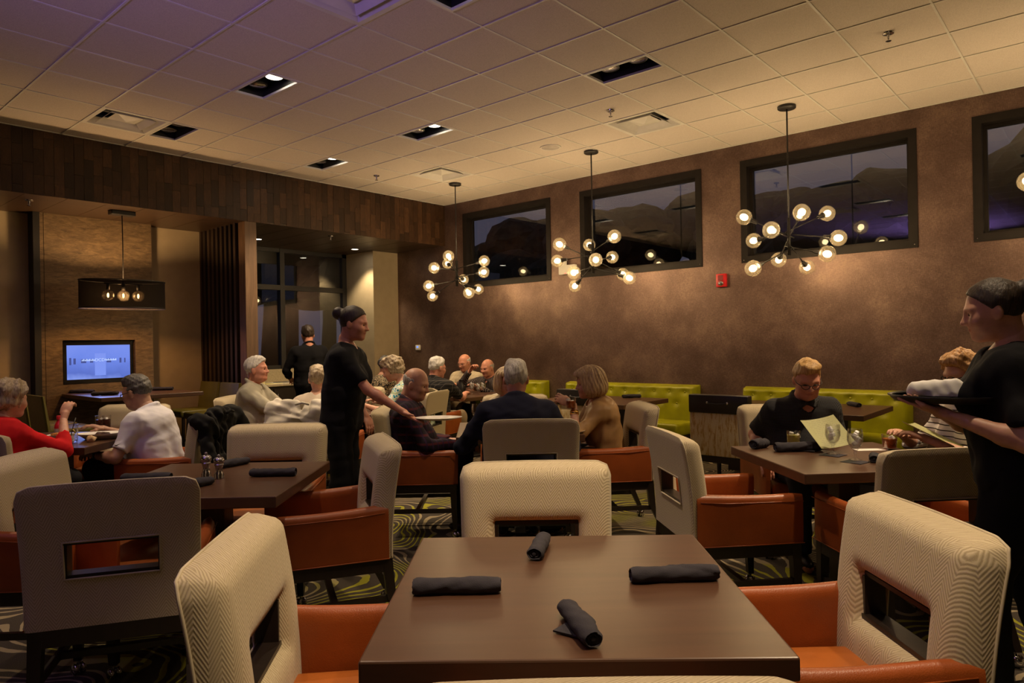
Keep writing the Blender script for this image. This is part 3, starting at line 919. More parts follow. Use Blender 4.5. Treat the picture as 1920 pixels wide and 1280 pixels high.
def make_backrest():
    us = np.concatenate([np.linspace(-CH_W, -HO_U, 13), np.linspace(-HO_U, HO_U, 19)[1:], np.linspace(HO_U, CH_W, 13)[1:]])
    zs = np.concatenate([np.linspace(CH_Z0, HO_A, 13), np.linspace(HO_A, HO_B, 9)[1:], np.linspace(HO_B, CH_Z1, 17)[1:]])
    nu, nv = len(us), len(zs)
    U, Zg = np.meshgrid(us, zs, indexing='ij')
    # rounded top corners: pull the outline in near the corners
    wz = CH_W * (0.955 + 0.045 * (Zg - CH_Z0) / (CH_Z1 - CH_Z0))
    Us = U * wz / CH_W
    cz = np.clip((Zg - (CH_Z1 - 0.05)) / 0.05, 0, 1); cu = np.clip((np.abs(U) - (CH_W - 0.05)) / 0.05, 0, 1)
    k = cz * cu
    Us = Us - np.sign(U) * 0.014 * k
    Zs = Zg - 0.014 * k + 0.006 * (1 - (U / CH_W) ** 2) * np.clip((Zg - 0.8) / 0.13, 0, 1)
    dx = np.maximum(np.maximum(HO_A - Zg, Zg - HO_B), np.maximum(-HO_U - U, U - HO_U))
    dh = np.where((np.abs(U) <= HO_U) | ((Zg >= HO_A) & (Zg <= HO_B)), np.maximum(dx, 0), np.hypot(np.maximum(np.abs(U) - HO_U, 0), np.maximum(np.maximum(HO_A - Zg, Zg - HO_B), 0)))
    de = np.minimum(np.minimum(CH_W - np.abs(U), CH_Z1 - Zg), (Zg - CH_Z0) * 2 + 0.02)
    puff = sstep(de, 0.055) * (0.45 + 0.55 * sstep(dh, 0.06))
    bx_ = back_x(Zg)
    front = np.stack([bx_ + 0.030 + 0.068 * puff, Us, Zs], -1)
    rear = np.stack([bx_ - 0.006 * sstep(de, 0.03), Us, Zs], -1)
    iu0, iu1 = 12, 12 + 18
    jz0, jz1 = 12, 12 + 8
    keep = lambda i, j: not (iu0 <= i < iu1 and jz0 <= j < jz1)
    m = MB()
    v, f = grid_mesh(front, keep); m.add(v, f)
    v, f = grid_mesh(rear, keep); m.add(v, [q[::-1] for q in f])
    n = nu * nv
    def idx(i, j): return i * nv + j
    ring = [(i, 0) for i in range(nu)] + [(nu - 1, j) for j in range(1, nv)] + [(i, nv - 1) for i in range(nu - 2, -1, -1)] + [(0, j) for j in range(nv - 2, 0, -1)]
    for a, b in zip(ring, ring[1:] + ring[:1]):
        m.f.append((idx(*b), idx(*a), n + idx(*a), n + idx(*b)))
    hole = [(i, jz0) for i in range(iu0, iu1 + 1)] + [(iu1, j) for j in range(jz0 + 1, jz1 + 1)] + [(i, jz1) for i in range(iu1 - 1, iu0 - 1, -1)] + [(iu0, j) for j in range(jz1 - 1, jz0, -1)]
    for a, b in zip(hole, hole[1:] + hole[:1]):
        m.f.append((idx(*a), idx(*b), n + idx(*b), n + idx(*a)))
    pts_o = [tuple(rear[i, j] + np.array([0.004, 0, 0])) for i, j in ring[nu - 1:] + ring[:1]]
    pts_h = [tuple(rear[i, j] + np.array([-0.003, 0, 0])) for i, j in hole]
    return m, pts_o, pts_h

def make_armchair():
    c = empty('armchair', (0, 0, 0), 0)
    m, po, ph = make_backrest()
    bk = m.build('backrest', M['fabric'], c, 55)
    pp = MB(); pp.tube(po, 0.0045, 6); pp.loop_tube(ph, 0.004, 6)
    pp.build('piping', M['piping'], bk, 'all')
    fr = MB()
    zm0, zm1, t = HO_A, HO_B, 0.013
    xa0, xa1 = float(back_x(zm0)), float(back_x(zm1))
    for (u0, u1, z0, z1) in ((-HO_U, HO_U, zm0, zm0 + t), (-HO_U, HO_U, zm1 - t, zm1), (-HO_U, -HO_U + t, zm0 + t, zm1 - t), (HO_U - t, HO_U, zm0 + t, zm1 - t)):
        xm = float(back_x((z0 + z1) / 2))
        fr.box((xm + 0.002, u0, z0), (xm + 0.066, u1, z1))
    fr.build('cutout_frame', M['dark_wood'], bk)
    # seat cushion
    xs, ysv = np.linspace(-0.265, 0.275, 25), np.linspace(-0.236, 0.236, 23)
    Xg, Yg = np.meshgrid(xs, ysv, indexing='ij')
    e = np.minimum(np.minimum(0.275 - Xg, Xg + 0.285), 0.236 - np.abs(Yg))
    z = 0.435 + 0.045 * sstep(e, 0.05) + 0.012 * np.clip(1 - (Yg / 0.236) ** 2, 0, 1) * np.clip(1 - ((Xg) / 0.28) ** 2, 0, 1)
    s = MB(); v, f = grid_mesh(np.stack([Xg, Yg, z], -1)); s.add(v, f)
    n1, n2 = Xg.shape
    ring = [(i, 0) for i in range(n1)] + [(n1 - 1, j) for j in range(1, n2)] + [(i, n2 - 1) for i in range(n1 - 2, -1, -1)] + [(0, j) for j in range(n2 - 2, 0, -1)]
    base = len(s.v)
    for i, j in ring: s.v.append((float(Xg[i, j]), float(Yg[i, j]), 0.405))
    for k in range(len(ring)):
        k2 = (k + 1) % len(ring)
        a, b = ring[k][0] * n2 + ring[k][1], ring[k2][0] * n2 + ring[k2][1]
        s.f.append((b, a, base + k, base + k2))
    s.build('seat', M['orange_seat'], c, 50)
    # arms: leather panels that flare a little at the back
    for sy in (-1, 1):
        a = MB()
        secs = []
        nx = 10
        prof = [(-0.028, 0.398), (0.026, 0.398), (0.030, 0.43), (0.029, 0.60), (0.027, 0.625), (0.018, 0.640), (0.0, 0.647), (-0.018, 0.641), (-0.027, 0.626), (-0.030, 0.60), (-0.031, 0.43)]
        for k in range(nx + 1):
            t = k / nx
            x = -0.268 + t * 0.555
            sh = 1.0 - 0.55 * max(0.0, (t - 0.965) / 0.035)
            rise = 0.012 * (1 - t) ** 2 - 0.006 * math.sin(PI * t)
            for (py, pz) in prof:
                wob = 0.0025 * math.sin(9 * t + pz * 14) if pz > 0.42 else 0
                a.v.append((x + (0.004 * (pz - 0.4) / 0.25 if k == nx else 0), sy * (0.272 + py * sh * sy + wob), 0.398 + (pz - 0.398) * (1 + rise / 0.25) - (0.008 if (k == nx and pz > 0.6) else 0)))
        np_ = len(prof)
        for k in range(nx):
            for q in range(np_):
                q2 = (q + 1) % np_
                fc = (k * np_ + q, k * np_ + q2, (k + 1) * np_ + q2, (k + 1) * np_ + q)
                a.f.append(fc)
        a.f.append(tuple(range(np_))[::-1]); a.f.append(tuple(nx * np_ + q for q in range(np_)))
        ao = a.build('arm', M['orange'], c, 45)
        bm = bmesh.new(); bm.from_mesh(ao.data); bmesh.ops.recalc_face_normals(bm, faces=bm.faces[:]); bm.to_mesh(ao.data); bm.free()
        sm = MB(); y_ = sy * (0.272 + 0.0305)
        sm.tube([(-0.25, y_, 0.612 + 0.010), (-0.1, y_, 0.612), (0.1, y_, 0.610), (0.283, y_, 0.610)], 0.0025, 5)
        sm.tube([(-0.27, y_, 0.402), (0.0, y_, 0.401), (0.285, y_, 0.402)], 0.003, 5)
        sm.build('seam', M['orange'], ao, 'all')
    ap = MB()
    ap.box((-0.285, -0.285, 0.335), (0.275, -0.255, 0.402)); ap.box((-0.285, 0.255, 0.335), (0.275, 0.285, 0.402))
    ap.box((0.25, -0.255, 0.335), (0.278, 0.255, 0.402)); ap.box((-0.288, -0.255, 0.335), (-0.255, 0.255, 0.402))
    ap.build('apron', M['dark_wood'], c)
    # caster: twin chrome balls
    cm = MB(); cm.tube([(0, 0, 0.075), (0, 0, 0.045)], 0.009, 8)
    for sy in (-1, 1):
        cm.sphere((0, sy * 0.016, 0.026), (0.026, 0.014, 0.026), 12, 8)
    cme = cm.mesh('caster', 'all')
    for sx in (-1, 1):
        for sy in (-1, 1):
            t0, t1 = 0.024, 0.016
            if sx < 0: x0, x1 = -0.262, -0.345
            else: x0, x1 = 0.252, 0.262
            y0, y1 = sy * 0.262, sy * 0.268
            mid = ((x0 * 0.62 + x1 * 0.38), (y0 + y1) / 2, 0.19)
            l = MB()
            pts = [(x0, y0, 0.40, t0), (mid[0] + (0.014 if sx < 0 else 0), mid[1], 0.21, 0.021), (x1, y1, 0.065, t1)]
            for (x, y, z, t) in pts:
                l.v += [(x - t, y - t, z), (x + t, y - t, z), (x + t, y + t, z), (x - t, y + t, z)]
            for k in range(2):
                for q in range(4):
                    q2 = (q + 1) % 4
                    l.f.append((k * 4 + q2, k * 4 + q, (k + 1) * 4 + q, (k + 1) * 4 + q2))
            l.f += [(0, 1, 2, 3), (11, 10, 9, 8)]
            lo = l.build('leg', M['dark_wood'], c)
            link('caster', cme, M['chrome'], lo, (x1, y1, 0.0), (0, 0, 0.7 * sx * sy))
    for sy in (-1, 1):
        MB().box((-0.29, sy * 0.265 - 0.011, 0.185), (0.257, sy * 0.265 + 0.011, 0.215)).build('stretcher', M['dark_wood'], c)
    MB().box((-0.03, -0.255, 0.187), (0.0, 0.255, 0.213)).build('stretcher', M['dark_wood'], c)
    return c

chair0 = make_armchair()
chair_used = [False]
def armchair(mid, face, label):
    """mid: camera-frame (right, forward) of the backrest's top edge; face: camera-frame facing"""
    n = math.hypot(*face)
    fx, fy = face[0] / n, face[1] / n
    o = chair0 if not chair_used[0] else copy_tree(chair0)
    chair_used[0] = True
    x, y = cr(mid[0] + 0.30 * fx, mid[1] + 0.30 * fy)
    o.location = (x, y, 0)
    o.rotation_euler = (0, 0, hd(fx, fy))
    prep(o, label, 'chair', 'cream and orange armchairs')
    return o

CH = {}
for key, mid, face, lab in (
    ('Al', (-0.73, 1.80), (0.996, 0.09), 'cream armchair with orange arms at the left of the nearest bare table'),
    ('Ar', (1.12, 1.93), (-0.999, -0.033), 'cream armchair with orange arms at the right of the nearest bare table'),
    ('Af', (0.085, 2.80), (-0.01, -1.0), 'herringbone armchair facing the camera behind the nearest bare table'),
    ('An', (0.13, 1.00), (0.0, 1.0), 'armchair at the bottom edge, only its cream top showing'),
    ('Bn', (-1.51, 2.60), (-0.30, 0.954), 'cream armchair seen from behind at the table with two grinders'),
    ('Br', (-0.68, 3.62), (-0.94, -0.345), 'armchair right of the grinder table, turned partly to the camera'),
    ('Bf', (-1.48, 4.34), (0.06, -0.998), 'empty armchair on the far side of the grinder table'),
    ('Bl', (-2.32, 3.25), (1.0, 0.04), 'armchair at the left of the grinder table, half cut by the frame'),
    ('Cf', (-3.31, 6.06), (0.0, -1.0), 'empty armchair across the table behind the man in the white polo'),
    ('Cr', (-2.26, 5.22), (-1.0, 0.0), 'armchair of the man in the white polo, black jacket over it'),
    ('Cn', (-3.29, 4.10), (0.0, 1.0), 'armchair at the left edge holding the woman in red'),
    ('Dn', (-1.74, 5.90), (0.12, 0.993), 'armchair with a white jacket draped over its back'),
    ('Dl', (-2.80, 6.86), (1.0, 0.0), 'armchair of the smiling man in the grey polo'),
    ('Df', (-1.78, 7.97), (0.0, -1.0), 'armchair of the man in glasses, behind the middle left table'),
    ('Dr', (-0.79, 7.08), (-0.964, 0.265), 'armchair of the woman in the turquoise print'),
    ('En', (0.11, 4.40), (0.0, 1.0), 'armchair of the man in navy, seen from behind'),
    ('El', (-1.00, 5.35), (1.0, 0.0), 'armchair of the bald man in dark plaid'),
    ('Er', (1.00, 5.35), (-0.995, -0.10), 'armchair of the blonde woman in the tan jacket'),
    ('Ef', (0.02, 6.42), (0.0, -1.0), 'armchair across the table from the man in navy, mostly hidden'),
    ('Gl', (0.83, 3.70), (0.99, 0.11), 'empty armchair left of the right table with drinks'),
    ('Gf', (1.94, 5.03), (-0.06, -1.0), 'armchair of the man reading a menu'),
    ('Gn', (1.87, 3.00), (-0.08, 1.0), 'armchair with its back to the camera beside the standing server at the right'),
    ('Gr', (2.92, 3.98), (-1.0, -0.06), 'armchair of the woman in stripes, hidden behind the server'),
):
    CH[key] = (armchair(mid, face, lab), mid, face)
def chair_room(x, y, rz, lab):
    o = copy_tree(chair0); o.location = (x, y, 0); o.rotation_euler = (0, 0, rz)
    prep(o, lab, 'chair', 'cream and orange armchairs'); return o
chair_room(5.36, 5.98, math.radians(18), 'armchair of the white-haired man in the black checked shirt')
chair_room(5.40, 7.05, math.radians(0), 'armchair of the woman in the black and cream print')

# ================================================================== tables
def square_table(r, f, deg, label, size=0.92):
    x, y = cr(r, f)
    t = empty('dining_table', (x, y, 0), hd(1, 0) + math.radians(deg), label, 'table', 'square dining tables')
    h = size / 2
    MB().rbox((-h, -h, 0.708), (h, h, 0.76), 0.005, 2).build('tabletop', M['table'], t)
    MB().rbox((-0.06, -0.06, 0.03), (0.06, 0.06, 0.69), 0.004, 1).build('column', M['dark_wood'], t)
    MB().box((-0.25, -0.25, 0.688), (0.25, 0.25, 0.708)).build('top_plate', M['black'], t)
    b = MB(); b.rbox((-0.33, -0.04, 0.0), (0.33, 0.04, 0.03), 0.006, 1); b.rbox((-0.04, -0.33, 0.0), (0.04, 0.33, 0.031), 0.006, 1)
    b.build('base', M['black'], t)
    return t
square_table(0.135, 1.922, -1.0, 'nearest bare square table with four rolled napkins', 0.93)
square_table(-1.525, 3.55, 0.0, 'square table with two steel grinders and rolled napkins')
square_table(-3.39, 5.19, 0.0, 'square table with plates between the woman in red and the man in white')
square_table(-1.76, 7.06, 0.0, 'square table of the man in the grey polo')
square_table(0.03, 5.39, 2.5, 'square table in front of the man in navy')
square_table(1.838, 3.873, 4.5, 'square table with two goblets at the right')

def booth_table(x0, x1, y0, y1, label):
    t = empty('booth_table', ((x0 + x1) / 2, (y0 + y1) / 2, 0), 0, label, 'table', 'booth tables')
    hx, hy = (x1 - x0) / 2, (y1 - y0) / 2
    MB().rbox((-hx, -hy, 0.712), (hx, hy, 0.76), 0.005, 2).build('tabletop', M['table'], t)
    for sy in (-1, 1):
        if hy > 0.5 or sy > 0:
            yy = sy * (hy - 0.3) if hy > 0.5 else 0
            MB().rbox((-0.05, yy - 0.05, 0.03), (0.05, yy + 0.05, 0.712), 0.004, 1).build('column', M['dark_wood'], t)
            MB().rbox((-0.28, yy - 0.22, 0), (0.28, yy + 0.22, 0.03), 0.006, 1).build('base', M['black'], t)
booth_table(5.95, 6.90, 5.95, 7.45, 'long booth table of the group by the corner')
booth_table(6.10, 7.05, 3.82, 5.05, 'bare booth table with a napkin before the middle lime bench')
booth_table(6.28, 7.30, 1.60, 3.12, 'bare booth table with a napkin before the right lime bench')

# ================================================================== tufted lime benches
def bench(y0, y1, label):
    b = empty('banquette', (XR - 0.02, (y0 + y1) / 2, 0), 0, label, 'bench', 'lime banquettes')
    h = (y1 - y0) / 2
    ys_ = np.linspace(-h, h, 90); zs_ = np.linspace(0.44, 0.872, 34)
    Yg, Zg = np.meshgrid(ys_, zs_, indexing='ij')
    e = np.minimum(np.minimum(h - np.abs(Yg), 0.872 - Zg), Zg - 0.40)
    x = -0.02 - 0.125 * sstep(e, 0.04) - 0.03 * (0.872 - Zg) / 0.43
    btn = []
    nb = max(3, int(round((2 * h - 0.22) / 0.19)))
    for row, zz in enumerate((0.79, 0.655)):
        for k in range(nb + (0 if row == 0 else -1)):
            yy = -h + 0.13 + (k + (0.5 if row else 0)) * (2 * h - 0.26) / (nb - 1)
            btn.append((yy, zz))
            x = x + 0.022 * np.exp(-((Yg - yy) ** 2 + (Zg - zz) ** 2) / 0.0016)
    P = np.stack([x, Yg, Zg], -1)
    m = MB(); v, f = grid_mesh(P); m.add(v, [q[::-1] for q in f])
    P2 = P.copy(); P2[..., 0] = 0.018
    v, f = grid_mesh(P2); m.add(v, f)
    n1, n2 = Yg.shape; n = n1 * n2
    ring = [(i, 0) for i in range(n1)] + [(n1 - 1, j) for j in range(1, n2)] + [(i, n2 - 1) for i in range(n1 - 2, -1, -1)] + [(0, j) for j in range(n2 - 2, 0, -1)]
    for a, c in zip(ring, ring[1:] + ring[:1]):
        i1, i2 = a[0] * n2 + a[1], c[0] * n2 + c[1]
        m.f.append((i1, i2, n + i2, n + i1))
    bo = m.build('backrest', M['lime'], b, 60)
    bme = MB().sphere((0, 0, 0), (0.006, 0.012, 0.012), 10, 6).mesh('button', 'all')
    for yy, zz in btn:
        i = int(np.argmin(abs(ys_ - yy))); j = int(np.argmin(abs(zs_ - zz)))
        link('button', bme, M['lime'], bo, (float(P[i, j, 0]) - 0.003, yy, zz))
    MB().rbox((-0.60, -h, 0.30), (-0.10, h, 0.455), 0.035, 4).build('seat', M['lime'], b, 50)
    MB().box((-0.56, -h + 0.02, 0.0), (0.0, h - 0.02, 0.30)).build('base', M['dark_wood'], b)
bench(6.10, 7.95, 'short lime bench end behind the corner group')
bench(3.79, 5.72, 'tufted lime bench in the middle, below the second window')
bench(1.53, 3.22, 'tufted lime bench at the right, behind the man reading')

# ================================================================== hide-backed side chairs
def hide_chair(x, y, label):
    c = empty('side_chair', (x, y, 0), 0, label, 'chair', 'hide-backed side chairs')
    bk = MB(); bk.rbox((-0.27, -0.27, 0.40), (-0.19, 0.27, 0.80), 0.012, 2)
    bk.build('backrest', M['hide'], c, 40)
    tb = MB(); tb.rbox((-0.285, -0.272, 0.775), (-0.185, 0.272, 0.935), 0.012, 2)
    t = tb.build('leather_band', M['hide_leather'], c, 40)
    hn = MB(); hn.tube([(-0.292, -0.085, 0.868), (-0.300, -0.07, 0.862), (-0.302, 0.0, 0.858), (-0.300, 0.07, 0.862), (-0.292, 0.085, 0.868)], 0.007, 8)
    hn.build('handle', M['hide_leather'], t, 'all')
    st = MB()
    for sy in (-1, 1): st.sphere((-0.288, sy * 0.092, 0.868), (0.008, 0.012, 0.012), 10, 6)
    st.build('stud', M['chrome'], t, 'all')
    MB().rbox((-0.20, -0.25, 0.40), (0.26, 0.25, 0.485), 0.03, 3).build('seat', M['hide_leather'], c, 40)
    ap = MB().box((-0.25, -0.25, 0.34), (0.24, 0.25, 0.40)).build('apron', M['dark_wood'], c)
    for sx in (-1, 1):
        for sy in (-1, 1):
            MB().tube([(sx * 0.225, sy * 0.225, 0.36), (sx * 0.25 - (0.03 if sx < 0 else 0), sy * 0.235, 0.0)], [0.024, 0.017], 8).build('leg', M['dark_wood'], c, 40)
    MB().box((-0.23, -0.012, 0.17), (0.23, 0.012, 0.20)).build('stretcher', M['dark_wood'], c)
hide_chair(5.98, 2.62, 'hide-backed chair with dark leather band and handle beside the reading man')
hide_chair(5.98, 4.10, 'hide-backed chair half hidden behind the blonde woman')

# ================================================================== tall table of the alcove and its olive chairs
t = empty('tall_table', (3.16, 8.60, 0), 0, 'dark tall table under the drum pendant', 'table')
MB().rbox((-0.54, -0.62, 0.875), (0.54, 0.62, 0.92), 0.005, 1).build('tabletop', M['table'], t)
MB().rbox((-0.06, -0.06, 0.03), (0.06, 0.06, 0.875), 0.004, 1).build('column', M['dark_wood'], t)
MB().rbox((-0.32, -0.32, 0), (0.32, 0.32, 0.03), 0.006, 1).build('base', M['black'], t)
def olive_chair(x, y, rz, label):
    c = empty('counter_chair', (x, y, 0), rz, label, 'chair', 'olive counter chairs')
    b = MB()
    secs = []
    for k in range(9):
        q = k / 8
        z = 0.60 + q * 0.385; xx = -0.20 - 0.05 * q; th = 0.045 - 0.012 * q
        secs.append((xx, z, th))
    pr = [(-1, -0.24), (-1, 0.24), (-0.2, 0.252), (1, 0.235), (1, -0.235), (-0.2, -0.252)]
    for (xx, z, th) in secs:
        for (a, yy) in pr: b.v.append((xx + a * th * 0.5, yy, z))
    n = len(pr)
    for k in range(8):
        for q in range(n):
            q2 = (q + 1) % n
            b.f.append((k * n + q, (k + 1) * n + q, (k + 1) * n + q2, k * n + q2))
    b.f.append(tuple(range(n))); b.f.append(tuple(8 * n + q for q in range(n))[::-1])
    b.build('backrest', M['olive'], c, 35)
    MB().rbox((-0.22, -0.24, 0.57), (0.24, 0.24, 0.655), 0.025, 3).build('seat', M['olive'], c, 40)
    for sx in (-1, 1):
        for sy in (-1, 1):
            MB().tube([(sx * 0.19, sy * 0.2, 0.58), (sx * 0.21, sy * 0.215, 0.0)], [0.022, 0.016], 8).build('leg', M['dark_wood'], c, 40)
    for sy in (-1, 1):
        MB().box((-0.2, sy * 0.208 - 0.01, 0.22), (0.2, sy * 0.208 + 0.01, 0.25)).build('footrest', M['dark_wood'], c)
olive_chair(3.95, 8.86, PI, 'olive counter chair right of the tall table, farther one')
olive_chair(3.93, 8.28, PI, 'olive counter chair right of the tall table, nearer one')
olive_chair(2.30, 8.62, 0, 'olive counter chair left of the tall table, farther one')
olive_chair(2.30, 8.02, 0, 'olive counter chair left of the tall table, nearer one behind the woman in red')
# ================================================================== people: implicit surfaces turned into meshes
class Vol:
    def __init__(s, lo, hi, res):
        s.lo = np.array(lo, np.float32); s.res = res
        s.n = np.ceil((np.array(hi) - np.array(lo)) / res).astype(int) + 1
        s.d = np.full(tuple(s.n), 0.5, np.float32)
    def sub(s, lo, hi):
        a = np.clip(np.floor((np.array(lo) - s.lo) / s.res).astype(int), 0, s.n)
        b = np.clip(np.ceil((np.array(hi) - s.lo) / s.res).astype(int) + 1, 0, s.n)
        if np.any(b <= a): return None, None
        sl = tuple(slice(int(i), int(j)) for i, j in zip(a, b))
        ax = [s.lo[k] + s.res * np.arange(a[k], b[k], dtype=np.float32) for k in range(3)]
        return sl, np.meshgrid(*ax, indexing='ij')
    def put(s, sl, d, k, mode):
        c = s.d[sl]
        if mode == 'add':
            if k > 0:
                h = np.maximum(k - np.abs(c - d), 0) / k
                s.d[sl] = np.minimum(c, d) - h * h * k * 0.25
            else:
                s.d[sl] = np.minimum(c, d)
        else:
            d = -d
            if k > 0:
                h = np.maximum(k - np.abs(c - d), 0) / k
                s.d[sl] = np.maximum(c, d) + h * h * k * 0.25
            else:
                s.d[sl] = np.maximum(c, d)
    def cap(s, a, b, ra, rb=None, k=0.02, mode='add', hem=None, sq=None):
        rb = ra if rb is None else rb
        a = np.array(a, float); b = np.array(b, float)
        pad = max(ra, rb) + k + 0.03
        sl, P = s.sub(np.minimum(a, b) - pad, np.maximum(a, b) + pad)
        if sl is None: return s
        ba = b - a
        L = max(float(ba @ ba), 1e-9)
        x, y, z = P[0] - a[0], P[1] - a[1], P[2] - a[2]
        t = np.clip((x * ba[0] + y * ba[1] + z * ba[2]) / L, 0, 1)
        d = np.sqrt((x - t * ba[0]) ** 2 + (y - t * ba[1]) ** 2 + (z - t * ba[2]) ** 2) - (ra + t * (rb - ra))
        if hem is not None:
            p0, n = hem
            d = np.maximum(d, (P[0] - p0[0]) * n[0] + (P[1] - p0[1]) * n[1] + (P[2] - p0[2]) * n[2])
        s.put(sl, d, k, mode)
        return s
    def ell(s, c, r, R=None, k=0.02, mode='add'):
        c = np.array(c, float); r = np.array(r, float)
        pad = float(r.max()) + k + 0.02
        sl, P = s.sub(c - pad, c + pad)
        if sl is None: return s
        q = [P[i] - c[i] for i in range(3)]
        if R is not None:
            R = np.array(R)
            q = [q[0] * R[0, i] + q[1] * R[1, i] + q[2] * R[2, i] for i in range(3)]
        k0 = np.sqrt(sum((q[i] / r[i]) ** 2 for i in range(3)))
        k1 = np.sqrt(sum((q[i] / r[i] ** 2) ** 2 for i in range(3))) + 1e-6
        s.put(sl, k0 * (k0 - 1) / k1, k, mode)
        return s
    def pts(s):
        return np.meshgrid(*[s.lo[k] + s.res * np.arange(s.n[k], dtype=np.float32) for k in range(3)], indexing='ij')
    def cut(s, p0, n, k=0.0):
        P = s.pts()
        d = (P[0] - p0[0]) * n[0] + (P[1] - p0[1]) * n[1] + (P[2] - p0[2]) * n[2]
        s.d = np.maximum(s.d, d)
        return s
    def wrinkle(s, amp, freq, seed=0):
        x, y, z = s.pts()
        r = np.random.RandomState(seed)
        w = 0
        for i in range(5):
            v = r.normal(size=3); v /= np.linalg.norm(v); fq = freq * (0.7 + 0.5 * i)
            w = w + np.sin(fq * (v[0] * x + v[1] * y + v[2] * z) + r.uniform(0, 6) + 1.3 * np.sin(fq * 0.45 * (v[1] * x - v[0] * y + v[2] * z) + i)) / (1 + 0.5 * i)
        s.d = s.d + (amp * 0.5) * w.astype(np.float32)
        return s
    def mesh(s):
        """surface nets"""
        d = s.d
        d[0], d[-1] = 0.5, 0.5; d[:, 0], d[:, -1] = 0.5, 0.5; d[:, :, 0], d[:, :, -1] = 0.5, 0.5
        ins = d < 0
        n = ins.shape
        acc = np.zeros((n[0] - 1, n[1] - 1, n[2] - 1), np.int8)
        for dx in (0, 1):
            for dy in (0, 1):
                for dz in (0, 1):
                    acc += ins[dx:n[0] - 1 + dx, dy:n[1] - 1 + dy, dz:n[2] - 1 + dz]
        ci = np.argwhere((acc > 0) & (acc < 8))
        if len(ci) == 0: return np.zeros((0, 3)), np.zeros((0, 4), int)
        off = np.array([[a, b, c] for a in (0, 1) for b in (0, 1) for c in (0, 1)])
        cv = np.stack([d[ci[:, 0] + o[0], ci[:, 1] + o[1], ci[:, 2] + o[2]] for o in off], 1)
        sm = np.zeros((len(ci), 3)); ct = np.zeros(len(ci))
        for i in range(8):
            for j in range(i + 1, 8):
                if np.abs(off[i] - off[j]).sum() != 1: continue
                a, b = cv[:, i], cv[:, j]
                mk = (a < 0) != (b < 0)
                t = np.where(mk, a / np.where(mk, a - b, 1), 0)
                sm += np.where(mk[:, None], off[i] + t[:, None] * (off[j] - off[i]), 0)
                ct += mk
        V = (ci + sm / ct[:, None]) * s.res + s.lo
        idx = np.full(acc.shape, -1, np.int32)
        idx[ci[:, 0], ci[:, 1], ci[:, 2]] = np.arange(len(ci))
        F = []
        for ax in range(3):
            u, v = (ax + 1) % 3, (ax + 2) % 3
            a = np.moveaxis(ins, (ax, u, v), (0, 1, 2)); I = np.moveaxis(idx, (ax, u, v), (0, 1, 2))
            e = a[:-1] != a[1:]
            e[:, 0, :] = False; e[:, :, 0] = False; e[:, -1, :] = False; e[:, :, -1] = False
            q = np.argwhere(e)
            if len(q) == 0: continue
            i, j, k = q.T
            quad = np.stack([I[i, j - 1, k - 1], I[i, j, k - 1], I[i, j, k], I[i, j - 1, k]], 1)
            fl = a[i, j, k]
            quad[~fl] = quad[~fl][:, ::-1]
            F.append(quad)
        return V, np.concatenate(F)

def np_mesh(name, V, Fq, mats, midx=None):
    me = bpy.data.meshes.new(name)
    nf = len(Fq)
    me.vertices.add(len(V)); me.vertices.foreach_set('co', np.asarray(V, np.float32).ravel())
    me.loops.add(nf * 4); me.loops.foreach_set('vertex_index', np.asarray(Fq, np.int32).ravel())
    me.polygons.add(nf); me.polygons.foreach_set('loop_start', np.arange(0, nf * 4, 4, dtype=np.int32))
    for m in mats: me.materials.append(m)
    if midx is not None: me.polygons.foreach_set('material_index', np.asarray(midx, np.int32))
    me.polygons.foreach_set('use_smooth', np.ones(nf, bool))
    me.update(calc_edges=True)
    me.validate()
    return me

def rotm(yaw=0, pitch=0, roll=0):
    """columns: forward, left, up; pitch > 0 looks down"""
    m = Matrix.Rotation(yaw, 3, 'Z') @ Matrix.Rotation(pitch, 3, 'Y') @ Matrix.Rotation(roll, 3, 'X')
    return np.array(m)

def skin_mat(name, col):
    m, nt, b = new_mat(name)
    v = mapped(nt)
    f = noise(nt, v, 30, 4)
    nt.links.new(ramp(nt, f, [(0.3, tuple(c * 0.82 for c in col)), (0.7, tuple(min(1, c * 1.08) for c in col))]), b.inputs['Base Color'])
    setin(b, Roughness=0.5)
    b.inputs['Subsurface Weight'].default_value = 0.05
    b.inputs['Subsurface Radius'].default_value = (0.02, 0.008, 0.004)
    return m
SK = {'fair': skin_mat('skin_fair', (0.58, 0.30, 0.20)), 'ruddy': skin_mat('skin_ruddy', (0.56, 0.25, 0.17)), 'tan': skin_mat('skin_tan', (0.36, 0.19, 0.12)), 'dark': skin_mat('skin_shaded', (0.40, 0.21, 0.14))}
EYE = plain('eye', (0.05, 0.04, 0.035), 0.15, var=0.02)
LIP = plain('lips', (0.38, 0.13, 0.10), 0.45, var=0.05)
def hair_mat(name, c1, c2, sc=60):
    m, nt, b = new_mat(name)
    f = noise(nt, mapped(nt, (sc, sc, sc * 0.12)), 2.0, 4, 0.6, 0.4)
    nt.links.new(ramp(nt, f, [(0.3, c1), (0.7, c2)]), b.inputs['Base Color'])
    setin(b, Roughness=0.5)
    bump(nt, b, f, 0.6, 0.006)
    return m
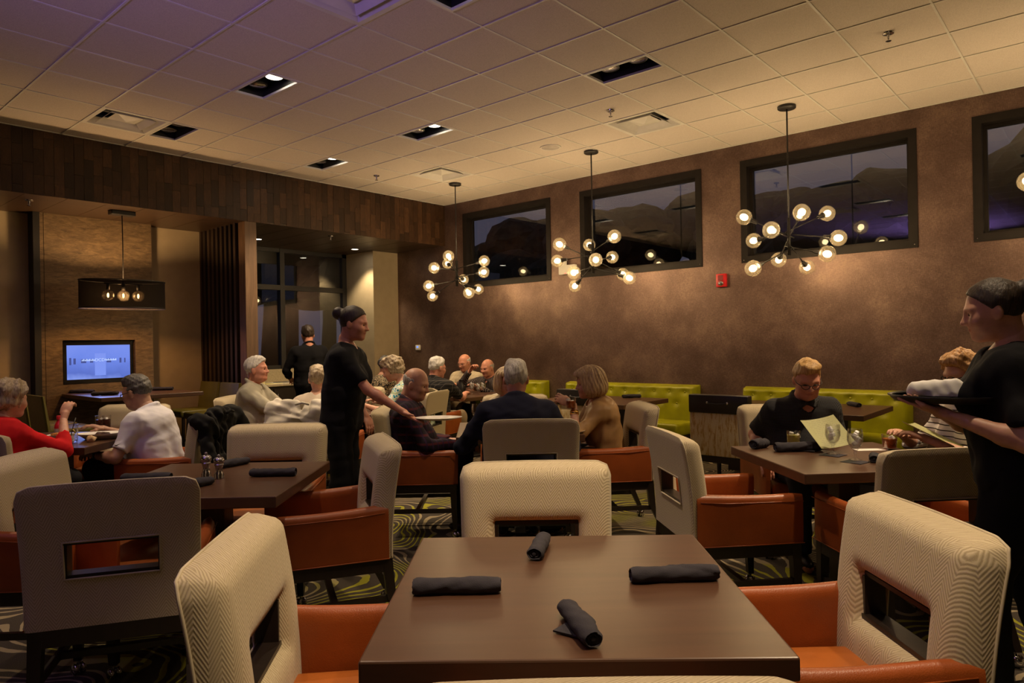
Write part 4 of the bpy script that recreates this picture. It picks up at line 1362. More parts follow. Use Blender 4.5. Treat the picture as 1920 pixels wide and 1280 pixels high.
HR = {'grey': hair_mat('grey_hair', (0.22, 0.20, 0.18), (0.55, 0.52, 0.47)), 'white': hair_mat('white_hair', (0.38, 0.36, 0.34), (0.72, 0.70, 0.66)),
      'blond': hair_mat('blond_hair', (0.32, 0.20, 0.09), (0.68, 0.50, 0.27)), 'sandy': hair_mat('sandy_hair', (0.30, 0.16, 0.05), (0.62, 0.38, 0.14)),
      'black': hair_mat('black_hair', (0.008, 0.007, 0.006), (0.05, 0.045, 0.04)), 'brown': hair_mat('brown_hair', (0.012, 0.008, 0.005), (0.05, 0.03, 0.018)),
      'ash': hair_mat('ash_blond_hair', (0.16, 0.11, 0.06), (0.52, 0.42, 0.28)), 'auburn': hair_mat('auburn_hair', (0.20, 0.09, 0.025), (0.52, 0.28, 0.10)), 'salt': hair_mat('salt_pepper_hair', (0.012, 0.011, 0.010), (0.13, 0.12, 0.11))}

def cloth(name, col, rough=0.9, var=0.1):
    return plain(name, col, rough, spec=0.2, var=var, vscale=6, bstr=0.12, bscale=240)
def striped(name, c1, c2, k=60.0, duty=0.5, axis=2):
    m, nt, b = new_mat(name)
    s = sep(nt, mapped(nt))[axis]
    f = math_n(nt, 'GREATER_THAN', math_n(nt, 'FRACT', math_n(nt, 'MULTIPLY', s, k)), duty)
    nt.links.new(mix(nt, f, c1, c2), b.inputs['Base Color'])
    setin(b, Roughness=0.85); b.inputs['Specular IOR Level'].default_value = 0.2
    return m
def plaid(name, base, line, k=22.0, w=0.12, line2=None):
    m, nt, b = new_mat(name)
    x, y, z = sep(nt, mapped(nt))
    xy = math_n(nt, 'ADD', x, y)
    f1 = math_n(nt, 'LESS_THAN', math_n(nt, 'FRACT', math_n(nt, 'MULTIPLY', z, k)), w)
    f2 = math_n(nt, 'LESS_THAN', math_n(nt, 'FRACT', math_n(nt, 'MULTIPLY', xy, k)), w)
    c = mix(nt, math_n(nt, 'MULTIPLY', f1, 0.8), base, line)
    c = mix(nt, math_n(nt, 'MULTIPLY', f2, 0.8), c, line2 or line)
    nt.links.new(c, b.inputs['Base Color'])
    setin(b, Roughness=0.9); b.inputs['Specular IOR Level'].default_value = 0.2
    return m
def printed(name, stops, sc=26.0):
    m, nt, b = new_mat(name)
    vo = N(nt, 'ShaderNodeTexVoronoi'); vo.inputs['Scale'].default_value = sc
    nt.links.new(mapped(nt), vo.inputs['Vector'])
    nt.links.new(ramp(nt, vo.outputs['Distance'], stops, 'CONSTANT'), b.inputs['Base Color'])
    setin(b, Roughness=0.8)
    return m

GLASSES_DARK = plain('dark_spectacle_frame', (0.015, 0.012, 0.012), 0.3)
GLASSES_WIRE = plain('wire_spectacle_frame', (0.45, 0.40, 0.33), 0.25, 0.9)

def head_volume(res, fem, look):
    v = Vol((-0.16, -0.12, -0.20), (0.15, 0.12, 0.15), res)
    v.cap((-0.035, 0, -0.06), (-0.050, 0, -0.22), 0.055 if not fem else 0.047, 0.058 if not fem else 0.050, k=0.03)
    v.ell((-0.012, 0, 0.030), (0.099, 0.077, 0.094), k=0.03)
    v.ell((0.022, 0, -0.030), (0.072, 0.064, 0.080), k=0.04)
    v.ell((0.026, 0, -0.074), (0.060, 0.050 if not fem else 0.044, 0.036), k=0.035)
    v.ell((0.074, 0, -0.094), (0.019, 0.022, 0.016), k=0.03)
    for s in (-1, 1):
        v.cap((0.083, s * 0.012, 0.024), (0.070, s * 0.048, 0.024), 0.010, 0.009, k=0.02)
        v.ell((0.064, s * 0.042, -0.026), (0.024, 0.022, 0.024), k=0.03)
        v.ell((0.097, s * 0.031, 0.004), (0.015, 0.018, 0.012), k=0.016, mode='sub')
        v.ell((0.0745, s * 0.031, 0.004), (0.014, 0.014, 0.012), k=0.004)
        v.ell((-0.008, s * 0.078, -0.008), (0.020, 0.010, 0.032), rotm(0.35 * s * -1, 0, 0), k=0.008)
    v.cap((0.088, 0, 0.014), (0.112, 0, -0.024), 0.007, 0.011, k=0.016)
    for s in (-1, 1): v.ell((0.100, s * 0.011, -0.027), (0.011, 0.009, 0.008), k=0.010)
    v.ell((0.086, 0, -0.050), (0.012, 0.022, 0.009), k=0.012)
    v.ell((0.084, 0, -0.061), (0.012, 0.020, 0.007), k=0.010)
    if look.get('jowl'):
        for s in (-1, 1): v.ell((0.035, s * 0.045, -0.082), (0.035, 0.020, 0.026), k=0.03)
        v.ell((0.020, 0, -0.105), (0.045, 0.04, 0.025), k=0.03)
    return v

def hair_volume(kind, res, seed):
    v = Vol((-0.20, -0.16, -0.22), (0.16, 0.16, 0.18), res)
    P = v.pts()
    x, y, z = P
    rg = 0.007 * np.sin(x * 210 + 3 * np.sin(y * 90 + seed)) * np.sin(y * 170 + z * 120 + seed) + 0.006 * np.sin(y * 60 + seed * 2) 
    tm = 0.30 * np.clip(np.abs(y) - 0.03, 0, 1) * (x > 0.02)
    if kind == 'short':
        v.ell((-0.019, 0, 0.037), (0.107, 0.084, 0.103), k=0)
        v.ell((0.020, 0.010, 0.110), (0.055, 0.06, 0.030), k=0.03)
        v.wrinkle(0.007, 75, seed)
        keep = np.maximum(np.maximum(x * 1.0 - z * 0.9 - 0.002 + rg + tm, -0.085 - z + rg), (x - 0.098))
        ear = np.maximum(np.abs(x + 0.002) - 0.022, z - 0.012) * 1.0
        v.d = np.maximum(v.d, keep.astype(np.float32))
        v.d = np.maximum(v.d, -np.maximum(ear, 0.055 - np.abs(y)).astype(np.float32))
    elif kind == 'recede':
        v.ell((-0.016, 0, 0.032), (0.105, 0.084, 0.099), k=0)
        v.wrinkle(0.003, 70, seed)
        keep = np.maximum(np.maximum(x * 1.0 - z * 0.55 + 0.012 + rg, -0.085 - z + rg), (x - 0.06))
        v.d = np.maximum(v.d, keep.astype(np.float32))
        ear = np.maximum(np.abs(x + 0.002) - 0.022, z - 0.012)
        v.d = np.maximum(v.d, -np.maximum(ear, 0.055 - np.abs(y)).astype(np.float32))
    elif kind == 'fringe':
        v.ell((-0.0135, 0, 0.030), (0.1015, 0.0795, 0.0955), k=0)
        v.wrinkle(0.0015, 80, seed)
        keep = np.maximum(np.maximum(x - 0.012 - 0.2 * z + rg, -0.085 - z + rg), z - 0.052 + rg)
        v.d = np.maximum(v.d, keep.astype(np.float32))
        ear = np.maximum(np.abs(x + 0.002) - 0.022, z - 0.012)
        v.d = np.maximum(v.d, -np.maximum(ear, 0.055 - np.abs(y)).astype(np.float32))
    elif kind == 'full':                     # short full woman's cut
        v.ell((-0.022, 0, 0.040), (0.128, 0.103, 0.116), k=0.02)
        v.ell((0.030, 0, 0.105), (0.055, 0.07, 0.038), k=0.04)
        v.ell((-0.075, 0, -0.02), (0.055, 0.075, 0.07), k=0.03)
        v.wrinkle(0.011, 62, seed); v.wrinkle(0.006, 140, seed + 9)
        keep = np.maximum(np.minimum(x - 0.030 + rg, x * 1.0 - z * 1.0 + 0.004 + rg), -0.105 - z)
        v.d = np.maximum(v.d, keep.astype(np.float32))
    elif kind == 'bob':
        v.ell((-0.018, 0, 0.030), (0.130, 0.116, 0.122), k=0.02)
        v.ell((-0.030, 0, -0.045), (0.118, 0.120, 0.085), k=0.05)
        v.ell((0.055, 0, 0.085), (0.06, 0.08, 0.04), k=0.03)
        ang = np.arctan2(y, x + 0.02)
        v.d = v.d + (0.004 * np.sin(ang * 26 + 3 * np.sin(z * 20)) + 0.003 * np.sin(ang * 11 + 1)).astype(np.float32)
        face = np.maximum(np.maximum(0.040 - x, z - 0.070), np.abs(y) - 0.062)
        v.d = np.maximum(v.d, -face.astype(np.float32))
        v.d = np.maximum(v.d, (-0.115 - z + 0.15 * np.clip(x, -0.1, 0.1)).astype(np.float32))
    elif kind == 'bun':
        v.ell((-0.014, 0, 0.034), (0.108, 0.086, 0.101), k=0)
        v.wrinkle(0.003, 60, seed)
        keep = np.maximum(np.maximum(x - z * 0.8 - 0.002, -0.070 - z), x - 0.095)
        v.d = np.maximum(v.d, keep.astype(np.float32))
        v.ell((-0.135, 0, 0.055), (0.045, 0.05, 0.048), k=0.02)
    return v.mesh()

def hand_mesh(res, left, curl, spread=0.0, grip=0.0):
    """fingers along +x, back of the hand +z, thumb on +y for a right hand seen from above ... mirrored for left"""
    v = Vol((-0.07, -0.09, -0.10), (0.20, 0.09, 0.06), res)
    v.cap((-0.06, 0, 0), (0.0, 0, 0), 0.024, 0.027, k=0.01)
    v.ell((0.040, 0.004, 0), (0.052, 0.040, 0.017), k=0.012)
    v.ell((0.055, 0.0, 0), (0.042, 0.040, 0.014), k=0.012)
    th = 1 if left is False else -1
    fl = [(0.030, 0.074), (0.010, 0.084), (-0.011, 0.078), (-0.030, 0.060)]
    for i, (oy, ln) in enumerate(fl):
        oy *= th
        a = np.array([0.078 + (0.004 if i in (1, 2) else 0), oy, 0.0])
        ang = curl * (0.55 + 0.05 * i)
        sp = spread * (1.5 - i) * th
        pts = [a]
        for seg, fr in enumerate((0.45, 0.32, 0.25)):
            A = ang + seg * curl * 0.7
            d = np.array([math.cos(A), math.sin(sp) * 0.5, -math.sin(A)])
            pts.append(pts[-1] + d * ln * fr)
        for p, q, r0, r1 in zip(pts[:-1], pts[1:], (0.0098, 0.0090, 0.0082), (0.0090, 0.0082, 0.0072)):
            v.cap(p, q, r0, r1, k=0.006)
    t0 = np.array([0.012, 0.028 * th, -0.004]); t1 = np.array([0.045, (0.058 - 0.02 * grip) * th, -0.014 - 0.012 * grip]); t2 = np.array([0.074, (0.060 - 0.034 * grip) * th, -0.022 - 0.026 * grip])
    v.cap(t0, t1, 0.014, 0.011, k=0.012); v.cap(t1, t2, 0.011, 0.008, k=0.006)
    return v.mesh()

def frame_from(dirv, upv):
    f = np.array(dirv, float); f /= np.linalg.norm(f)
    u = np.array(upv, float); u = u - f * (u @ f)
    if np.linalg.norm(u) < 1e-4: u = np.array([1.0, 0, 0]) - f * f[0]
    u /= np.linalg.norm(u)
    l = np.cross(u, f)
    return np.stack([f, l, u], 1)

def _head_local(sit, seat, sc, lean, twist, side, hipx, headfwd, ts):
    Pz = (seat + 0.088) if sit else 0.93 * sc
    z = 0.475 * sc * ts
    a = lean * min(1.0, 0.55 + 0.5 * z / 0.5)
    p = np.array([-0.005 * math.cos(a) + z * math.sin(a), 0.0, 0.005 * math.sin(a) + z * math.cos(a)])
    w = twist * min(1, max(0, z / 0.42))
    p = np.array([p[0] * math.cos(w), p[0] * math.sin(w) + side * z, p[2]]) + np.array([hipx, 0, Pz])
    p = p + np.array([headfwd + 0.12 * math.sin(lean * 0.8), side * 0.1, 0.158 - 0.05 * max(0.0, math.sin(lean) - 0.1)])
    return p[2], p[0], p[1]

def person(label, loc, rz, sit=True, lean=0.1, twist=0.0, side=0.0, hyaw=0.0, hpitch=0.1, hroll=0.0, fem=False, belly=0.0, scale=1.0,
           wl=(0.38, 0.16, 0.80), wr=(0.38, -0.16, 0.80), pl=(-0.2, 0.6, -0.7), pr=(-0.2, -0.6, -0.7), sleeve='short', skin='fair', hair=('short', 'grey'),
           shirt=None, pants=None, collar=True, glasses=None, curl=(0.5, 0.5), handup=((0, 0, 1), (0, 0, 1)), handdir=(None, None), q=1.0, headfwd=0.03,
           hipx=0.0, stride=0.0, jowl=False, seat=0.485, seed=1, group=None, extra=None, vneck=False, untuck=0.0, head=None):
    if head is not None:
        # where the photograph shows the head: settle the figure sideways and its sitting height to match
        ts, loc = 1.0, list(loc)
        for it in range(6):
            z_h, x_h, y_h = _head_local(sit, seat, scale, lean, twist, side, hipx, headfwd, ts)
            wx = loc[0] + x_h * math.cos(rz) - y_h * math.sin(rz); wy = loc[1] + x_h * math.sin(rz) + y_h * math.cos(rz)
            v_ = np.array([wx, wy, z_h - CAMZ]); dep = v_ @ _f
            px, py = 960 + F_PX * (v_ @ _R) / dep, 640 - F_PX * (v_ @ _U) / dep
            sh_ = (head[0] - px) * dep / F_PX
            loc[0] += RT[0] * sh_; loc[1] += RT[1] * sh_
            ts = min(1.25, max(0.72, ts + (py - head[1]) * dep / F_PX / (0.475 * scale * math.cos(lean))))
        tscale = ts
    else:
        tscale = 1.0
    E = empty('person', (loc[0], loc[1], 0), rz, label, 'person', group)
    sc = scale
    Pz = (seat + 0.088) if sit else 0.93 * sc
    Pv = np.array([hipx, 0.0, Pz])
    tl = 0.50 * sc
    def T(x, y, z):   # torso frame: along the leaning spine with a soft curve
        z = z * tscale
        a = lean * min(1.0, 0.55 + 0.5 * z / 0.5)
        p = np.array([x * math.cos(a) + z * math.sin(a), y, -x * math.sin(a) + z * math.cos(a)])
        w = twist * min(1, max(0, z / 0.42))
        p = np.array([p[0] * math.cos(w) - p[1] * math.sin(w), p[0] * math.sin(w) + p[1] * math.cos(w) + side * z, p[2]])
        return Pv + p
    sw = (0.180 if not fem else 0.155) * sc
    SL, SR = T(0.0, sw, 0.412 * sc), T(0.0, -sw, 0.412 * sc)
    NB = T(-0.005, 0, 0.475 * sc)
    HC = NB + np.array([headfwd + 0.12 * math.sin(lean * 0.8), side * 0.1, 0.158 - 0.05 * max(0.0, math.sin(lean) - 0.1)])
    HR_m = rotm(hyaw, hpitch, hroll)
    # rest of the skeleton
    l1, l2 = 0.285 * sc, 0.250 * sc
    def ik(S, W, pole):
        W = np.array(W, float); d = W - S; D = np.linalg.norm(d)
        if D > (l1 + l2) * 0.985: W = S + d / D * (l1 + l2) * 0.985; d = W - S; D = np.linalg.norm(d)
        u = d / D
        a = (l1 * l1 - l2 * l2 + D * D) / (2 * D)
        h = math.sqrt(max(l1 * l1 - a * a, 1e-6))
        p = np.array(pole, float); p = p - u * (p @ u); p /= max(np.linalg.norm(p), 1e-6)
        return S + u * a + p * h, W
    EL, WL = ik(SL, wl, pl); ER, WR = ik(SR, wr, pr)
    hw = 0.092 * sc
    if sit:
        kn = [np.array([hipx + 0.43 * sc, s * (0.12 if not fem else 0.09), seat + 0.06]) for s in (1, -1)]
        an = [np.array([hipx + 0.42 * sc, s * 0.12, 0.09]) for s in (1, -1)]
    else:
        kn = [np.array([hipx + 0.02 + stride * s * 0.6, s * 0.10, 0.50 * sc]) for s in (1, -1)]
        an = [np.array([hipx - 0.03 + stride * s, s * 0.10, 0.09]) for s in (1, -1)]
    hp = [Pv + np.array([0.0, s * hw, -0.01]) for s in (1, -1)]
    allp = np.array([SL, SR, EL, WL, ER, WR, HC] + kn + an + hp)
    lo, hi = allp.min(0) - 0.24, allp.max(0) + 0.24
    lo[2] = max(lo[2], -0.01)
    fat = 1.0 + 0.1 * belly
    def torso(v, g):
        for s in (1, -1):
            v.cap(T(0.0, s * 0.075 * sc, 0.0), T(0.005, s * 0.070 * sc, 0.18 * sc), (0.120 * fat + g) * sc, (0.112 * fat + g) * sc, k=0.06)
            v.cap(T(0.005, s * 0.070 * sc, 0.18 * sc), T(0.0, s * 0.082 * sc, 0.34 * sc), (0.112 * fat + g) * sc, (0.110 + g) * sc, k=0.06)
            v.cap(T(-0.01, s * 0.04 * sc, 0.435 * sc), T(0.0, s * (sw / sc - 0.010) * sc, 0.402 * sc), (0.060 + g) * sc, (0.056 + g) * sc, k=0.07)
            if fem: v.ell(T(0.095, s * 0.075 * sc, 0.29 * sc), np.array((0.065, 0.065, 0.062)) * sc + g, k=0.05)
        if belly: v.ell(T(0.06 + 0.05 * belly, 0, 0.13 * sc), np.array((0.10 + 0.05 * belly, 0.15, 0.15)) * sc + g, k=0.08)
        v.ell(T(-0.035, 0, 0.36 * sc), np.array((0.09, 0.15, 0.12)) * sc + g, k=0.06)
    # ---- body
    r1 = 0.0115 * q
    v = Vol(lo, hi, r1)
    torso(v, -0.004)
    v.cap(NB - np.array([0, 0, 0.04]), HC + HR_m @ np.array([-0.045, 0, -0.11]), 0.062 if not fem else 0.05, 0.052 if not fem else 0.044, k=0.05)
    for S, El, W in ((SL, EL, WL), (SR, ER, WR)):
        b = 1.0 if not fem else 0.86
        v.cap(S, El, 0.054 * b * sc, 0.040 * b * sc, k=0.03)
        dd = (W - El); mid = El + dd * 0.3
        v.cap(El, mid, 0.040 * b * sc, 0.042 * b * sc, k=0.02); v.cap(mid, W, 0.042 * b * sc, 0.027 * b * sc, k=0.02)
    for i in (0, 1):
        v.cap(hp[i], kn[i], 0.088 * sc, 0.058 * sc, k=0.05); v.cap(kn[i], an[i], 0.056 * sc, 0.040 * sc, k=0.02)
        v.cap(an[i] + np.array([-0.04, 0, -0.045]), an[i] + np.array([0.15, 0, -0.055]), 0.035, 0.032, k=0.02)
    V, Fq = v.mesh()
    parts = [(V, Fq, np.zeros(len(Fq), int))]
    hv, hf = head_volume(0.0058 * q, fem, {'jowl': jowl}).mesh()
    fc = hv[hf].mean(1)
    mi = np.zeros(len(hf), int)
    for s in (1, -1):
        mi[(((fc - np.array([0.088, s * 0.031, 0.004])) / np.array([0.014, 0.0135, 0.0065])) ** 2).sum(1) < 1] = 1
    mi[(((fc - np.array([0.094, 0, -0.056])) / np.array([0.014, 0.024, 0.0085])) ** 2).sum(1) < 1] = 2
    hs = 0.985 if not fem else 0.93
    parts.append(((hv * hs) @ HR_m.T + HC, hf, mi))
    for k, (El, W) in enumerate(((EL, WL), (ER, WR))):
        dv = handdir[k] if handdir[k] is not None else (W - El)
        Fm = frame_from(dv, handup[k])
        v2, f2 = hand_mesh(0.0052 * q, k == 0, curl[k], 0.1, min(1.0, curl[k]))
        parts.append((v2 * (0.98 if not fem else 0.88) @ Fm.T + W + Fm[:, 0] * 0.045, f2, np.zeros(len(f2), int)))
    n = 0; VV, FF, MI = [], [], []
    for a, b, c in parts:
        VV.append(a); FF.append(b + n); MI.append(c); n += len(a)
    link('body', np_mesh('body', np.concatenate(VV), np.concatenate(FF), [SK[skin], EYE, LIP], np.concatenate(MI)), None, E)
    # ---- shirt
    r2 = 0.0105 * q
    v = Vol(lo, hi, r2)
    torso(v, 0.012)
    fr = {'short': 0.80, 'long': 1.0, 'cap': 0.35, 'roll': 1.0}[sleeve]
    for S, El, W in ((SL, EL, WL), (SR, ER, WR)):
        b = 1.0 if not fem else 0.88
        u = (El - S) / np.linalg.norm(El - S)
        if sleeve in ('short', 'cap'):
            he = S + (El - S) * fr
            v.cap(S, S + (El - S) * (fr + 0.15), 0.064 * b * sc, 0.060 * b * sc, k=0.05, hem=(he, u))
        else:
            v.cap(S, El, 0.064 * b * sc, 0.054 * b * sc, k=0.05)
            w = (W - El) / np.linalg.norm(W - El)
            fe = 0.97 if sleeve == 'long' else 0.45
            he = El + (W - El) * fe
            v.cap(El, W, 0.055 * b * sc, 0.040 * b * sc if sleeve == 'long' else 0.05, k=0.025, hem=(he, w))
    v.wrinkle(0.008, 22, seed); v.wrinkle(0.005, 48, seed + 7)
    up = (NB - T(0, 0, 0.2)); up /= np.linalg.norm(up)
    v.cut(Pv - np.array([0, 0, 0.075 + untuck]), (0, 0, -1.0))
    # neck opening
    nn = 0.070 if not fem else 0.062
    v.cap(NB + np.array([0.012, 0, -0.030 - (0.07 if vneck else 0)]), NB + np.array([0.05, 0, 0.2]), nn * (0.75 if vneck else 0.92), nn * 1.4, k=0.015, mode='sub')
    if collar:
        ce = NB + np.array([0.004, 0, 0.034])
        for s in (1, -1):
            pts = [ce + np.array([nn * 1.02 * math.cos(a), s * nn * 1.02 * math.sin(a), -0.004 - 0.038 * math.cos(a)]) for a in np.linspace(0.25, PI, 9)]
            for a, b in zip(pts[:-1], pts[1:]):
                v.cap(a, b, 0.015, 0.015, k=0.012)
            tip = ce + np.array([nn * 1.25, s * nn * 0.62, -0.062])
            v.cap(pts[0], tip, 0.012, 0.008, k=0.012)
            v.cap(pts[2], tip, 0.011, 0.008, k=0.012)
    V, Fq = v.mesh()
    sh = link('shirt', np_mesh('shirt', V, Fq, [shirt]), None, E)
    # ---- trousers and shoes
    v = Vol(lo, hi, 0.0125 * q)
    for s in (1, -1):
        v.cap(T(0, s * 0.075 * sc, -0.02), T(0, s * 0.070 * sc, 0.06), 0.118 * sc * fat, 0.108 * sc * fat, k=0.05)
    for i in (0, 1):
        v.cap(hp[i], kn[i], 0.102 * sc, 0.074 * sc, k=0.05)
        v.cap(kn[i], an[i] + np.array([0, 0, 0.0]), 0.073 * sc, 0.060 * sc, k=0.03, hem=(an[i], (0, 0, -1.0)))
    v.wrinkle(0.010, 28, seed + 3)
    v.cut(T(0, 0, 0.075), (0, 0, 1.0))
    V, Fq = v.mesh()
    link('trousers', np_mesh('trousers', V, Fq, [pants]), None, E)
    shoe = MB()
    for i in (0, 1):
        a = an[i]
        so2 = MB()
        so2.sphere((a[0] + 0.045, a[1], 0.050), (0.140, 0.048, 0.048), 14, 8)
        so2.v = [(x, y, max(z, 0.004)) for x, y, z in so2.v]
        so2.build('shoe', M['hide_leather'], E, 'all')
    # ---- hair
    hk, hc = hair
    V, Fq = hair_volume(hk, 0.0068 * q, seed)
    ho = link('hair', np_mesh('hair', (V * hs) @ HR_m.T + HC, Fq, [HR[hc]]), None, E)
    if glasses is not None:
        g = MB()
        for s in (1, -1):
            c0 = np.array([0.108, s * 0.032, 0.002])
            g.loop_tube([tuple(c0 + np.array([-0.012 * abs(math.cos(a)) * (1 if s * math.cos(a) > 0 else 0), 0.024 * math.cos(a), 0.017 * math.sin(a)])) for a in np.linspace(0, 2 * PI, 16, endpoint=False)], 0.0024, 6)
            g.tube([(0.098, s * 0.056, 0.006), (0.06, s * 0.078, 0.008), (-0.015, s * 0.083, 0.010), (-0.035, s * 0.080, -0.008)], 0.0026, 6)
        g.tube([(0.110, -0.009, 0.006), (0.113, 0, 0.010), (0.110, 0.009, 0.006)], 0.0022, 6)
        g.v = [tuple(HR_m @ (np.array(p) * hs) + HC) for p in g.v]
        go = g.build('glasses', glasses, E, 'all')
    if extra:
        extra(E, dict(SL=SL, SR=SR, EL=EL, ER=ER, WL=WL, WR=WR, HC=HC, HR=HR_m, NB=NB, P=Pv, T=T, kn=kn))
    return E

def seat_at(key, back=0.235, dr=0.0, df=0.0):
    o, mid, face = CH[key]
    n = math.hypot(*face); fx, fy = face[0] / n, face[1] / n
    return cr(mid[0] + back * fx + dr, mid[1] + back * fy + df)

C_ = dict(
    red=cloth('red_knit', (0.62, 0.012, 0.016)), whitepolo=striped('white_polo_fine_stripe', (0.72, 0.72, 0.78), (0.56, 0.57, 0.70), 130.0, 0.72),
    greypolo=cloth('grey_polo_knit', (0.36, 0.34, 0.27)), creamtee=cloth('cream_tee', (0.60, 0.52, 0.42)), browncheck=plaid('brown_check_shirt', (0.17, 0.13, 0.10), (0.30, 0.25, 0.20), 26),
    turq=printed('turquoise_print', [(0.0, (0.02, 0.16, 0.36)), (0.30, (0.03, 0.40, 0.50)), (0.42, (0.72, 0.74, 0.68)), (0.62, (0.40, 0.52, 0.35))], 34.0),
    blackcream=printed('black_cream_print', [(0.0, (0.015, 0.012, 0.010)), (0.38, (0.48, 0.38, 0.22)), (0.56, (0.02, 0.016, 0.012))], 46.0),
    maroon=plaid('dark_maroon_plaid', (0.014, 0.009, 0.016), (0.085, 0.014, 0.020), 16, 0.25, (0.03, 0.012, 0.04)), blackplaid=plaid('black_check_shirt', (0.012, 0.011, 0.012), (0.10, 0.09, 0.08), 24, 0.10),
    beige=plaid('beige_check_shirt', (0.50, 0.43, 0.31), (0.40, 0.34, 0.24), 20, 0.15), pinstripe=striped('dark_striped_shirt', (0.022, 0.018, 0.022), (0.20, 0.16, 0.15), 48.0, 0.80, 1),
    navy=cloth('navy_shirt', (0.010, 0.011, 0.026)), tan=cloth('tan_silk', (0.33, 0.19, 0.075), 0.45), black=cloth('black_uniform', (0.006, 0.006, 0.008)), blackdot=plaid('black_dotted_shirt', (0.012, 0.012, 0.013), (0.045, 0.045, 0.048), 110, 0.35),
    stripes=striped('white_brown_stripe', (0.70, 0.66, 0.60), (0.035, 0.022, 0.016), 33.0, 0.80), jeans=cloth('dark_jeans', (0.035, 0.042, 0.060)), khaki=cloth('khaki_trousers', (0.30, 0.23, 0.15)), dark=cloth('dark_trousers', (0.010, 0.010, 0.013)))
# ---- the woman in red and the man in the white polo
def red_extra(E, k):
    nb = k['NB']
    m = MB(); m.loop_tube([tuple(nb + np.array([0.004 + 0.066 * math.cos(a), 0.066 * math.sin(a), 0.012 - 0.016 * math.cos(a)])) for a in np.linspace(0, 2 * PI, 24, endpoint=False)], 0.006, 6)
    m.build('necklace', M['chrome'], E, 'all')
x, y = seat_at('Cn', 0.22, 0.06)
person('woman in a red sweater at the left edge, hand raised over her plate', (x, y), hd(0.36, 0.93), lean=0.20, hyaw=0.0, hpitch=0.12, fem=True, scale=1.0, wl=(0.26, 0.20, 0.80), wr=(0.40, -0.10, 0.96), pr=(0.0, -0.7, -0.9), sleeve='roll',
       skin='fair', hair=('full', 'ash'), shirt=C_['red'], pants=C_['dark'], collar=False, curl=(0.5, 1.0), handdir=(None, (0.35, 0.2, 0.6)), head=(18, 750), seed=2, extra=red_extra, untuck=0.05)
def polo_extra(E, k):
    e, w = k['EL'], k['WL']
    d = (w - e) / np.linalg.norm(w - e)
    m = MB(); m.tube([tuple(w - d * 0.030), tuple(w - d * 0.006)], 0.033, 14); m.build('watch', M['black'], E, 'all')
    # check-shaped mark on the sleeve
    s = k['SL'] + (k['EL'] - k['SL']) * 0.60
    out = np.array([0.0, 0.070, 0.0])
    c = s + out
    mk = MB(); pts = [(0.020, 0.006), (0.010, -0.008), (0.003, -0.008), (-0.028, 0.010), (0.004, -0.001), (0.011, -0.001)]
    v = [(c[0] + a, c[1] + 0.002, c[2] + b) for a, b in pts]
    mk.add(v + [(a, b + 0.002, z) for a, b, z in v], [(0, 1, 2, 3, 4, 5), (11, 10, 9, 8, 7, 6)])
    mk.build('sleeve_mark', M['black'], E)
    nb = k['NB']
    cl = MB(); cl.tube([tuple(nb + np.array([0.004 + 0.085 * math.cos(a), 0.085 * math.sin(a), 0.030 - 0.036 * math.cos(a)])) for a in np.linspace(0.4, 2 * PI - 0.4, 20)], 0.0035, 6)
    cl.build('collar_stripe', M['black'], E, 'all')
x, y = seat_at('Cr', 0.24)
person('man with dark hair and glasses in a white striped polo', (x, y), hd(-1, 0.06), lean=0.26, hyaw=-0.10, hpitch=0.28, belly=0.7, wl=(0.36, 0.20, 0.66), wr=(0.47, -0.12, 0.80), skin='tan', hair=('short', 'salt'),
       shirt=C_['whitepolo'], pants=C_['dark'], glasses=GLASSES_DARK, curl=(0.7, 0.6), head=(256, 736), seed=5, extra=polo_extra, jowl=True, headfwd=0.06)
# ---- table of the grey polo
x, y = seat_at('Dl', 0.25)
person('smiling white-haired man in a grey polo shirt, side view', (x, y), hd(1, 0.05), lean=0.06, hyaw=-0.05, hpitch=-0.02, belly=0.9, wl=(0.48, 0.16, 0.80), wr=(0.50, -0.10, 0.80), skin='ruddy', hair=('short', 'white'),
       shirt=C_['greypolo'], pants=C_['khaki'], head=(482, 693), seed=8, jowl=True, scale=1.03)
x, y = seat_at('Dn', 0.26)
person('short-haired woman in a cream tee seen from behind', (x, y), hd(0.02, 1), lean=0.10, hyaw=0.12, hpitch=0.05, fem=True, scale=0.98, wl=(0.40, 0.14, 0.80), wr=(0.40, -0.14, 0.80), skin='fair', hair=('short', 'ash'), shirt=C_['creamtee'], pants=C_['dark'], collar=False, head=(596, 711), seed=11)
x, y = seat_at('Df', 0.27)
person('man in glasses and a brown checked shirt, partly in shadow', (x, y), hd(0.15, -1), lean=0.12, hyaw=-0.1, hpitch=0.12, wl=(0.44, -0.02, 0.81), wr=(0.40, -0.2, 0.81), sleeve='roll', skin='tan', hair=('recede', 'grey'), shirt=C_['browncheck'], pants=C_['dark'], glasses=GLASSES_WIRE, head=(655, 696), seed=13, scale=0.97, q=1.15)
x, y = seat_at('Dr', 0.28, -0.05)
person('woman with blond hair in a turquoise print, head bowed', (x, y), hd(-1, 0.15), lean=0.42, hyaw=0.15, hpitch=0.45, fem=True, wl=(0.52, 0.20, 0.81), wr=(0.46, -0.10, 0.81), skin='fair', hair=('full', 'ash'), shirt=C_['turq'], pants=C_['dark'], collar=False, head=(735, 693), seed=17, q=1.1, headfwd=0.07)
